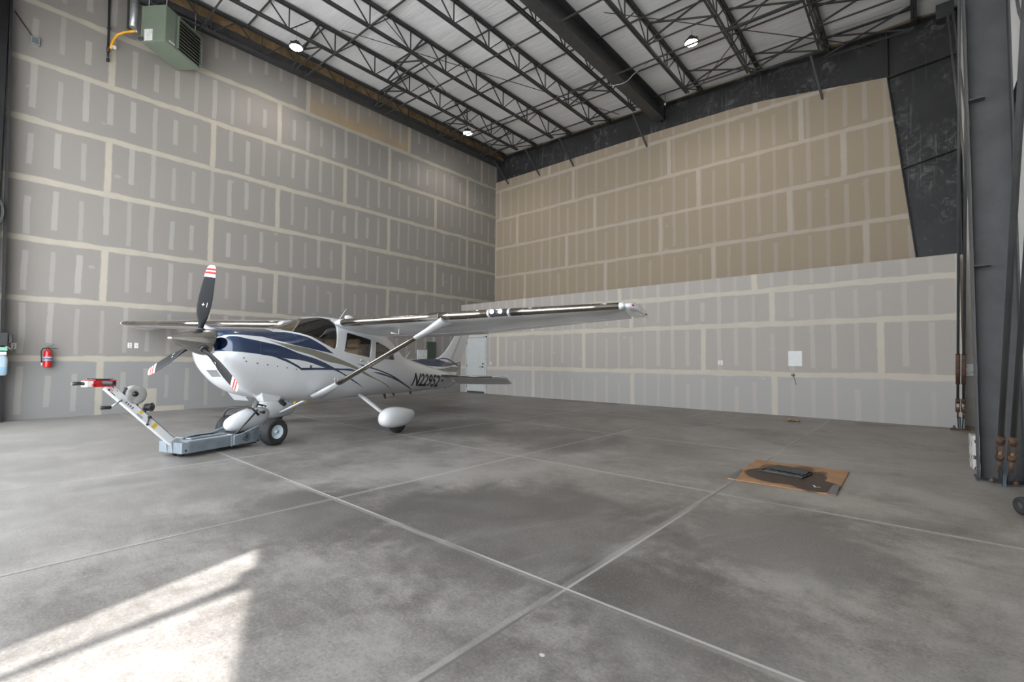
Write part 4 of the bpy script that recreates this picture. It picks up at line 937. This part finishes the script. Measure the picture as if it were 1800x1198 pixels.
for s in (1,-1):
    b=MB(); b.prism([(.40,.19),(.28,.21),(.02,.285),(-.02,.285),(-.02,.06),(.40,.06)],lambda a,c,h:(a,h,c),(s*.262,s*.30)); b.build('fork_arm',TP,dk,.008)
    b=MB(); b.box((.385,s*.258-.006,.045),(.42,s*.258+.006,.21)); b.box((.385,s*.15,.2),(.42,s*.262,.212)); b.build('clamp_strap',GALV,dk,.004)
    b=MB(); b.lathe([(.095,-.075),(.15,-.085),(.178,-.080),(.189,-.062),(.193,0),(.189,.062),(.178,.080),(.15,.085),(.095,.075),(.092,.0),(.095,-.075)],(-.10,s*.455,.192),(0,1,0),44,cap=False); ti=b.build('drive_tire',RUBBER,tug)
    bm_=MB()
    for k in range(30):
        for r_,dz in ((-.044,0),(-.015,.5),(.015,0),(.044,.5)):
            a=2*PI*(k+dz)/30; c_=Vector((-.10+.190*cos(a),s*.455+r_,.192+.190*sin(a))); tn=Vector((-sin(a),0,cos(a))); rd=Vector((cos(a),0,sin(a)))
            w1=Vector((0,1,0)); vs=[]
            for h in (-.004,.006):
                for u_,v_ in ((-1,0),(0,-1),(1,0),(0,1)): vs.append(c_+rd*h+tn*u_*.017+w1*v_*.014)
            bm_.add(vs,[(3,2,1,0),(4,5,6,7),(0,1,5,4),(1,2,6,5),(2,3,7,6),(3,0,4,7)])
    bm_.build('tread_blocks',RUBBER,ti)
    b=MB(); b.lathe([(.096,-.055),(.100,.03),(.104,.074),(.095,.078),(.088,.04),(.030,.022),(.030,.06),(.022,.07),(.001,.072)],(-.10,s*.455,.192),(0,s,0),36); rm=b.build('wheel_rim',simple('rim_pale_blue',(.58,.68,.74),.35,0,.04),ti)
    b=MB(); b.lathe([(.020,.0),(.020,.02),(.001,.022)],(-.10,s*.455+s*.06,.192),(0,s,0),6); b.build('axle_nut',GALV,rm)
    for k in range(4):
        a=2*PI*k/4+.4; b=MB(); b.lathe([(.012,0),(.012,.004),(.001,.005)],(-.10+.062*cos(a),s*.455+s*.026,.192+.062*sin(a)),(0,s,0),12); b.build('rim_hole',CH,rm)
b=MB(); b.tube([(-.10,-.40,.192),(-.10,-.30,.17)],.03,10); b.tube([(-.10,.40,.192),(-.10,.30,.17)],.03,10); b.build('axle',STEELG,tug)
b=MB()
for s in (-1,1): b.lathe([(.001,-.022),(.045,-.022),(.052,-.012),(.052,.012),(.045,.022),(.001,.022)],(.96,s*.05+.02,.052),(0,1,0),24)
b.build('front_caster',RUBBER,tug)
# emblem: ring with a letter and speed lines on both sides
EM=simple('emblem_black',(.012,.013,.016),.5)
def emblem(s):
    cx,cz,yy=.215,.155,s*.3015
    b=MB(); n=40
    for k in range(n):
        a0=-2.7+5.0*k/n; a1=-2.7+5.0*(k+1)/n
        b.add([(cx-s*0+ro*cos(a)*(-s),yy,cz+ro*sin(a)) for ro,a in ((.048,a0),(.048,a1),(.057,a1),(.057,a0))],[(0,1,2,3)])
    for k in range(3): b.add([(cx+s*(.048+.012*k),yy,cz+.006-.016*k),(cx+s*.012,yy,cz+.006-.016*k),(cx+s*.012,yy,cz-.000-.016*k),(cx+s*(.044+.012*k),yy,cz-.000-.016*k)],[(0,1,2,3)])
    e=b.build('emblem_ring',EM,dk)
    lettering('B','emblem_letter',EM,.062,.046,(cx+s*.018,yy+s*.0005,cz-.03),(-s,0,0),(0,0,1),.2,None,e)
emblem(1); emblem(-1)
b=MB(); b.lathe([(.010,0),(.010,.006),(.001,.007)],(.04,.3005,.078),(0,1,0),10); b.build('bolt',CH,dk)
b=MB(); b.lathe([(.012,0),(.012,.006),(.001,.007)],(1.02,.2405,.095),(0,1,0),10); b.build('bolt',CH,dk)
# tiller
t0=Vector((1.03,0,.18)); t1=Vector((1.765,0,.93)); td=(t1-t0).normalized(); tn=Vector((-td.z,0,td.x))
b=MB(); b.bar(t0,t1,.075,.085,0,up=tn); tl=b.build('tiller',simple('tiller_white',(.70,.71,.72),.35,0,.04),tug,.006)
b=MB()
for s in (-1,1): b.prism([(.93,.06),(1.065,.06),(1.085,.20),(1.02,.25),(.95,.20)],lambda a,c,h:(a,h,c),(s*.045,s*.057))
b.build('pivot_bracket',TPL,tl,.004)
def tp(f,u,v=0): return t0+td*f+tn*u+Vector((0,v,0))
def sticker(f0,f1,u0,u1,mat,name,side=1,par=None):
    b=MB(); y=side*.0385; b.add([tp(f0,u0,y),tp(f1,u0,y),tp(f1,u1,y),tp(f0,u1,y)],[(0,1,2,3)]); return b.build(name,mat,par or tl)
sticker(.32,.37,-.030,.030,YEL,'warning_sticker'); 
sticker(.56,.60,.0,.034,YEL,'yellow_sticker'); sticker(.52,.60,-.036,-.012,simple('grey_sticker',(.36,.37,.40),.5),'grey_sticker')
sticker(.93,.985,-.034,-.026,CH,'level_mark'); sticker(1.0,1.04,.016,.024,CH,'level_mark')
fl=sticker(.985,1.035,-.036,.004,simple('flag_white',(.7,.7,.7),.5),'flag_sticker'); 
for k in range(3): 
    b=MB(); y=.0388; u0=-.034+.013*k; b.add([tp(.985,u0,y),tp(1.035,u0,y),tp(1.035,u0+.006,y),tp(.985,u0+.006,y)],[(0,1,2,3)]); b.build('flag_stripe',simple('flag_red',(.5,.06,.07),.5) if k==0 else bpy.data.materials['flag_red'],fl)
b=MB(); y=.0391; b.add([tp(1.012,-.036,y),tp(1.035,-.036,y),tp(1.035,-.016,y),tp(1.012,-.016,y)],[(0,1,2,3)]); b.build('flag_canton',simple('flag_blue',(.03,.05,.2),.5),fl)
lettering('JCT-1','tiller_lettering',simple('letter_grey',(.12,.13,.16),.5),.030,.13,tp(.80,-.012,.0392),-td,tn,.2,None,tl) if False else None
for k in range(4): sticker(.68+.032*k,.70+.032*k,-.022,.006,simple('letter_grey',(.16,.17,.20),.5) if k==0 else bpy.data.materials['letter_grey'],'lettering_mark')
b=MB(); b.tube([tp(.02,.05),tp(.35,.052),tp(.62,.05),tp(.70,.06)],.008,8); b.build('control_cable',BLACKP,tl)
b=MB(); b.lathe([(.016,-.02),(.02,0),(.016,.02)],tp(.47,.03,.05),(0,1,0),12); b.tube([tp(.47,.03,.05),tp(.44,-.03,.055)],.007,8); b.ell(tp(.43,-.045,.055),(.016,.012,.016),12,8); b.build('locking_knob',BLACKP,tl)
b=MB(); b.lathe([(.006,0),(.006,.004)],tp(.955,.02,.0385),(0,1,0),10); b.build('bolt',RUST,tl)
# winch reel and motor on the rear of the tiller
b=MB(); b.lathe([(.001,-.045),(.10,-.045),(.113,-.035),(.113,.035),(.10,.045),(.06,.052),(.001,.052)],tp(.77,.125),(0,1,0),40); rl=b.build('winch_reel',simple('reel_grey',(.34,.34,.33),.5,.2,.25,9),tl)
b=MB(); b.lathe([(.032,0),(.032,.012),(.018,.012),(.018,.02),(.001,.02)],tp(.80,.115,.052),(0,1,0),20); b.build('hub',BLACKP,rl)
b=MB(); b.tube([tp(.86,.05,.0),tp(.90,.12,.0)],.018,8); b.tube([tp(.66,.045),tp(.72,.10)],.02,8); b.build('reel_bracket',STEELG,rl)
b=MB(); b.lathe([(.001,-.05),(.042,-.05),(.046,-.03),(.046,.03),(.038,.05),(.001,.05)],tp(.545,.125),(-.6,.8,0),12); b.tube([tp(.55,.08),tp(.52,.04)],.012,8); mt=b.build('motor_knob',BLACKP,tl)
for k in range(6):
    a=2*PI*k/6; b=MB(); b.ell(tp(.545,.125)+Vector((.8*cos(a)*.044-.6*.03,.6*cos(a)*.044+.8*.03,sin(a)*.044)),(.014,.014,.014),10,6); b.build('knob_lobe',BLACKP,mt)
# crank handle below
b=MB(); b.tube([tp(.86,-.03,.05),tp(.86,-.03,.075),tp(.88,-.16,.075)],.011,8); ck=b.build('crank_arm',GALV,tl)
b=MB(); b.tube([tp(.88,-.16,.07),tp(.88,-.16,.07)+Vector((.11,.01,.005))],.020,12); b.build('crank_grip',BLACKP,ck)
# control head
b=MB(); b.box((1.70,-.055,.93),(1.98,.055,1.005)); hd=b.build('control_head',RED,tl,.008)
b=MB(); b.box((1.92,-.057,.935),(1.982,.057,1.0)); b.build('end_cover',WHITEP,hd,.004)
b=MB(); b.tube([(1.98,.0,.97),(2.02,.0,.975),(2.09,.0,.975)],.020,12); b.build('twist_grip',BLACKP,hd)
b=MB(); b.lathe([(.026,0),(.030,.01),(.026,.025),(.026,.12),(.020,.13)],(1.83,.05,.975),(-.35,.9,.0),16); b.build('side_grip',BLACKP,hd)
b=MB(); b.lathe([(.026,0),(.030,.01),(.026,.025),(.026,.12),(.020,.13)],(1.83,-.05,.975),(-.35,-.9,.0),16); b.build('side_grip',BLACKP,hd)
b=MB(); b.box((1.76,-.05,1.005),(1.90,.05,1.014)); b.bar((1.72,.02,1.012),(1.96,.0,1.022),.02,.008); b.build('throttle_plate',BLACKP,hd)
b=MB(); b.lathe([(.016,0),(.016,.012),(.001,.014)],(1.925,.055,.955),(0,1,0),14); b.build('stop_button',RED,hd)
# wheel strap and cradle hoop
b=MB(); b.tube([(.30,.19,.20),(.10,.18,.36),(-.06,.17,.50)],.012,8); b.build('wheel_strap',BLACKP,tug)
b=MB(); b.tube([(.22,-.17,.40),(.20,-.17,.48),(.18,-.12,.535),(.05,.05,.545),(-.0,.14,.52),(-.08,.17,.42)],.016,10); b.build('cradle_hoop',BLACKP,tug)
b=MB(); b.lathe([(.015,-.03),(.015,.03)],(-.12,.18,.46),(1,0,.2),10); b.lathe([(.02,-.008),(.028,0),(.02,.008)],(-.16,.18,.455),(0,1,0),14); b.build('strap_ratchet',STEELG,tug)
b=MB(); b.box((.02,-.26,.035),(.30,.26,.05)); b.box((.25,-.16,.12),(.31,.16,.20)); b.build('wheel_cradle',STEELG,tug)

# ------------------------------------------------------------------ cardboard and drip tray
t=NT('oily_cardboard'); o=t.obj(); x,y,z=t.sep(o)
nz=t.mul(t.ma('SUBTRACT',t.noise(o,3.2,3),.5),.16)
def blob(cx,cy,rx,ry,soft=.06):
    dx=t.ma('DIVIDE',t.ma('SUBTRACT',x,cx),rx); dy=t.ma('DIVIDE',t.ma('SUBTRACT',y,cy),ry)
    return t.step(t.add(t.ma('SQRT',t.add(t.mul(dx,dx),t.mul(dy,dy))),nz),1-soft,1+soft,1.,0.)
s=t.mx(blob(-.05,-.12,.37,.40),blob(.28,-.34,.22,.28),blob(.16,.02,.17,.32))
s2=t.mx(blob(-.27,.26,.09,.17,.15),blob(.06,.40,.10,.19,.15),blob(.25,.30,.05,.12,.3))
c=t.mix(t.step(t.noise(o,5,4),.3,.7),(.30,.165,.085),(.37,.215,.115))
c=t.mix(t.mul(s2,.75),c,(.12,.058,.03)); c=t.mix(t.mul(s,.96),c,(.030,.017,.011))
CARD=t.bsdf(c,t.lin(s,0,1,.85,.45),spec=.3)
q=[Vector((11.99,-7.37)),Vector((12.95,-7.34)),Vector((12.93,-6.09)),Vector((11.98,-6.13))]
cx=sum((p for p in q),Vector((0,0)))/4
o=thing('cardboard_sheet','oil-stained brown cardboard sheet with taped ends lying on the floor','cardboard',(cx.x,cx.y,0))
b=MB(); b.prism([tuple(p-cx) for p in q],lambda a,c,h:(a,c,h),(.002,.014)); cb=b.build('sheet',CARD,o)
TAPE=simple('grey_duct_tape',(.12,.125,.13),.45,0,.15,15)
b=MB(); b.prism([(.415,-.62),(.485,-.615),(.47,-.19),(.415,-.20)],lambda a,c,h:(a,c,h),(.012,.018)); b.build('tape_strip',TAPE,o)
b=MB(); b.prism([(-.485,-.62),(-.40,-.622),(-.465,-.12),(-.488,-.12)],lambda a,c,h:(a,c,h),(.012,.018)); b.build('tape_strip',TAPE,o)
b=MB(); b.add([(.28,-.44,.0145),(.335,-.40,.0145),(.33,-.385,.0145),(.30,-.41,.0145),(.27,-.345,.0145),(.255,-.35,.0145),(.285,-.415,.0145)],[(0,1,2,3,6),(6,3,4,5)]); b.build('white_mark',WHITEP,o)
o=thing('drip_tray','shallow black drip tray sitting in the oil stain on the cardboard','tray',(12.40,-6.66,.0145),math.radians(-8))
b=MB(); b.box((-.22,-.17,0),(.22,.17,.006)); 
TR=simple('oily_black',(.014,.014,.014),.28,0,.2); base=b.build('pan_floor',TR,o)
b=MB()
for p0,p1 in (((-.22,-.17,.0),(.22,-.16,.014)),((-.22,.16,.0),(.22,.17,.014)),((-.22,-.16,.0),(-.21,.16,.014)),((.21,-.16,.0),(.22,.16,.014))): b.box(p0,p1)
b.build('pan_rim',TR,o,.003)
b=MB(); b.prism([(-.20,.02),(.20,-.02),(.19,.20),(-.16,.22)],lambda a,c,h:(a,c,.012+.012*(c>.1)+h),(0,.005)); b.build('rag',simple('oily_rag',(.05,.05,.05),.7,0,.3,9),o)
b=MB(); b.ell((.205,-.12,.035),(.024,.024,.016),14,8); b.build('drain_cap',TR,o)
o=thing('scrap_paper','crumpled tan scrap lying on the floor near the lower wall','scrap',(11.51,-1.25,0))
b=MB(); random.seed(3); vs=[]
for i in range(7):
    for j in range(5): vs.append((-.11+.22*i/6,-.06+.12*j/4,.004+max(0,.05*sin(i*1.1)*sin(j*.8+.3))+random.random()*.02))
b.add(vs,[(i*5+j,i*5+j+1,i*5+j+6,i*5+j+5) for i in range(6) for j in range(4)],0,True); b.add([(-.11,-.06,0),(.11,-.06,0),(.11,.06,0),(-.11,.06,0)],[(0,1,2,3)]); b.build('crumple',simple('tan_scrap',(.34,.20,.10),.8,0,.3,20),o)

# cardboard box beside the column
t=NT('printed_carton'); oo=t.obj(); x,y,z=t.sep(oo)
m=t.mul(t.step(t.noise(t.mapping(oo,scale=(3,3,1)),13,2,.5),.54,.58),t.ma('GREATER_THAN',t.ma('ABSOLUTE',t.ma('SUBTRACT',z,.21)),.04))
CAR=t.bsdf(t.mix(m,(.60,.58,.55),(.05,.05,.05)),.7)
o=thing('carton','white printed carton standing behind the steel column foot','box',(14.16,-4.75,0),.08)
b=MB(); b.box((-.15,-.12,0),(.17,.12,.40)); b.build('box',CAR,o,.004)
b=MB(); b.box((-.15,-.025,.40),(.17,.025,.402)); b.build('sealing_tape',simple('clear_tan_tape',(.40,.33,.22),.3),o)
# wheel at the right edge
o=thing('rubber_wheel','black rubber wheel half out of view at the right edge','wheel',(14.20,-6.93,.075),.4)
b=MB(); b.lathe([(.02,-.035),(.05,-.04),(.068,-.035),(.075,-.015),(.075,.015),(.068,.035),(.05,.04),(.02,.035)],(0,0,0),(1,.1,0),28); b.build('tire',RUBBER,o)
b=MB(); b.lathe([(.001,-.036),(.03,-.038),(.03,.038),(.001,.036)],(0,0,0),(1,.1,0),20); b.build('hub',STEELG,o)
# pale blue beam hem behind column
b=MB(); b.box((14.42,-5.05,0),(14.56,-4.6,.12)); tag(b.build('pallet_block',simple('mossy_timber',(.10,.10,.05),.8)),'dark timber block at the foot of the white side wall','timber')

# fire extinguisher
o=thing('fire_extinguisher','red fire extinguisher hung on the left wall','fire extinguisher',(.10,-11.73,1.04))
b=MB(); b.lathe([(.052,0),(.062,.006),(.064,.02),(.064,.30),(.060,.325),(.045,.35),(.022,.362),(.022,.375)],(0,0,0),(0,0,1),32); b.build('cylinder',RED,o)
t=NT('extinguisher_label'); oo=t.obj(); x,y,z=t.sep(oo)
c=t.mix(t.step(t.noise(t.mapping(oo,scale=(1,30,60)),1,2),.5,.55),(.66,.66,.66),(.30,.32,.36)); c=t.mix(t.mul(t.ma('GREATER_THAN',z,.165),t.ma('LESS_THAN',z,.195)),c,(.05,.13,.42))
b=MB(); b.lathe([(.0648,.14),(.0648,.215)],(0,0,0),(0,0,1),32); b.build('label',t.bsdf(c,.4),o)
b=MB(); b.lathe([(.0646,.225),(.0646,.232)],(0,0,0),(0,0,1),32); b.build('band',simple('silver_band',(.5,.5,.5),.35,.6),o)
b=MB(); b.lathe([(.020,.37),(.024,.38),(.020,.41),(.001,.412)],(0,0,0),(0,0,1),16); b.build('valve',STEEL,o)
b=MB(); b.bar((0,-.03,.405),(0,.145,.385),.02,.010); b.bar((0,-.02,.42),(.0,.09,.475),.02,.008); b.build('lever',STEEL,o)
b=MB(); b.tube([(.0,-.02,.40),(.02,-.075,.385),(.02,-.098,.33),(.01,-.092,.20),(.01,-.085,.10)],.010,8); b.build('hose',RUBBER,o)
b=MB(); b.lathe([(.010,0),(.014,.05),(.010,.06)],(.01,-.083,.04),(0,0,1),12); b.build('nozzle',WHITEP,o)
b=MB(); b.box((-.10,-.02,.10),(-.06,.02,.40)); b.build('mounting_bracket',STEEL,o)

# water treatment unit at the left edge
o=thing('wall_pump','black wall pump with green band and grey hose by left column','pump',(.43,-12.375,1.48))
b=MB(); b.box((-.12,-.12,-.02),(.06,.075,.24)); b.build('housing',BLACKP,o,.015)
b=MB(); b.box((-.05,.085,.04),(.05,.135,.20)); b.bar((.0,.07,.10),(.0,.10,.10),.04,.05); b.build('motor',BLACKP,o,.01)
b=MB(); b.box((-.11,-.12,-.11),(.065,.07,-.04)); b.build('green_band',simple('mint_green',(.18,.42,.30),.5),o,.008)
b=MB(); b.box((-.11,-.11,-.19),(.05,.06,-.13)); b.build('clear_filter',WHITEP,o,.01)
b=MB(); b.tube([(.03,.04,-.02),(.05,.09,-.06),(-.03,.12,-.10),(-.22,.16,-.05),(-.415,.165,-.02)],.008,8); b.build('hose',simple('hose_grey',(.42,.43,.42),.5),o)
o=thing('water_jug','translucent blue plastic jug hanging under the black wall pump','jug',(.39,-12.405,.90))
b=MB(); b.loft([[Vector((w*.62*math.copysign(abs(cos(a))**.5,cos(a)),w*math.copysign(abs(sin(a))**.5,sin(a)),z)) for a in [2*PI*i/28 for i in range(28)]] for w,z in ((.09,0),(.108,.02),(.112,.10),(.112,.30),(.10,.36),(.06,.40),(.035,.41),(.035,.43))],0,True); b.build('body',simple('jug_plastic',(.36,.45,.52),.35,0,.05),o)
b=MB(); b.lathe([(.04,0),(.04,.03),(.001,.032)],(0,0,.43),(0,0,1),16); b.build('cap',BLACKP,o)
b=MB(); b.loft([[Vector((w*.62*math.copysign(abs(cos(a))**.5,cos(a)),w*math.copysign(abs(sin(a))**.5,sin(a)),z)) for a in [2*PI*i/28 for i in range(28)]] for w,z in ((.1135,.03),(.1135,.16))],0,True,False); b.build('fill_band',simple('jug_blue',(.24,.37,.49),.35,0,.05),o)
# wheel chocks beyond the aircraft
for i,(x,y,lab,two) in enumerate(((.57,-7.08,'yellow tub with blue lid on the floor beyond nose gear',True),(.30,-6.75,'yellow wheel chock on the floor just right of blue-lidded tub',False),(.42,-6.50,'second yellow wheel chock furthest right under the belly',False))):
    if two:
        o=thing('yellow_tub',lab,'tub',(x,y,0)); b=MB(); b.lathe([(.045,0),(.05,.005),(.05,.065),(.045,.07)],(0,0,0),(0,0,1),20); b.build('tub',YEL,o)
        b=MB(); b.lathe([(.03,.07),(.033,.075),(.033,.12),(.001,.122)],(0,0,0),(0,0,1),20); b.build('lid',BLUE,o)
    else:
        o=thing('wheel_chock',lab,'wheel chock',(x,y,0)); b=MB(); b.prism([(-.05,0),(.05,0),(.0,.055)],lambda a,c,h:(h,a,c),(-.05,.05)); b.build('wedge',YEL,o,.006)
        b=MB(); b.tube([(.05,0,.02),(.14,.05,.010),(.22,.0,.010)],.008,6); b.build('rope',simple('rope',(.3,.25,.12),.8),o) if i==1 else b.build('rope',bpy.data.materials['rope'],o)

# ------------------------------------------------------------------ daylight: sky, sun and added sun-blocking plates outside
w=bpy.data.worlds.new('sky'); SC.world=w; w.use_nodes=True; nt=w.node_tree; nt.nodes.clear()
bg=nt.nodes.new('ShaderNodeBackground'); wo=nt.nodes.new('ShaderNodeOutputWorld'); nt.links.new(bg.outputs[0],wo.inputs[0]); bg.inputs[0].default_value=(.88,.94,1.0,1); bg.inputs[1].default_value=SKY
sd=bpy.data.lights.new('sun','SUN'); so=bpy.data.objects.new('sun',sd); COL.objects.link(so); sd.energy=SUN; sd.angle=math.radians(.53); sd.color=(1,.98,.95)
EL=math.radians(66); az=Vector((-.285,.9585,0)); sdir=Vector((az.x*cos(EL),az.y*cos(EL),-sin(EL))); so.rotation_euler=sdir.to_track_quat('-Z','Y').to_euler(); so.location=(12,-25,20)
HZc=7.2; sh=HZc/math.tan(EL)
def up(p): return (p[0]-az.x*sh,p[1]-az.y*sh)
# unseen plates added to block the sun, cut to leave a wedge gap; the threshold strip is sunlit too
BLOCKM=simple('sun_blocker_sheet',(.55,.56,.57),.6,0,.05)
u=up
def sun_plate(name,lab,poly):
    m=MB(); m.prism(poly,lambda a,c,h:(a,c,h),(HZc,HZc+.04)); return struct(name,m,BLOCKM,lab)
P0=(10.24,-11.45); P1_=(10.69,-13.0); R0=(10.77,-11.68); R1=(11.52+.75*4,-12.02-.34*4)
Pb=(P0[0]+.02,-10.6); 
sun_plate('sun_blocker_1','unseen plate added to block the sun left of the gap',[u((-4.,-10.2)),u((P0[0]-.1,-10.2)),u(P0),u(P1_),u((-4.,-13.0))])
sun_plate('sun_blocker_2','unseen plate added to block the sun right of the gap',[u((P0[0]-.1,-10.2)),u((15.5,-10.2)),u((15.5,R1[1])),u(R1),u(R0),u((10.63,-11.715)),u((10.525,-11.63)),u((10.50,-11.56)),u((10.47,-11.545)),u(P0)])
d0=(10.645,-11.70); d1=(10.80,-12.61); e0=(10.765,-11.69); e1=(10.845,-12.61)
k=1.9
def ex(a,c): return (a[0]+(c[0]-a[0])*k,a[1]+(c[1]-a[1])*k)
sun_plate('sun_blocker_bar','unseen narrow bar added across the sun gap',[u(d0),u(ex(d0,d1)),u(ex(e0,e1)),u(e0)])  # added bar, out of view, draws the thin shadow through the sun patch
# portal helps sample the sky through the opening
pd=bpy.data.lights.new('sky_portal','AREA'); po=bpy.data.objects.new('sky_portal',pd); COL.objects.link(po); pd.shape='RECTANGLE'; pd.size=12.4; pd.size_y=7.2; pd.cycles.is_portal=True
po.location=(6.75,-13.66,3.6); po.rotation_euler=(math.radians(90),0,0)
vs=SC.view_settings; vs.view_transform='Standard'; vs.look='None'; vs.gamma=1; vs.use_curve_mapping=False; vs.exposure=EXPO
SC.cycles.use_denoising=True; SC.cycles.max_bounces=10; SC.cycles.diffuse_bounces=5; SC.cycles.glossy_bounces=4; SC.cycles.transparent_max_bounces=12; SC.cycles.sample_clamp_indirect=6; SC.cycles.caustics_reflective=False; SC.cycles.caustics_refractive=False
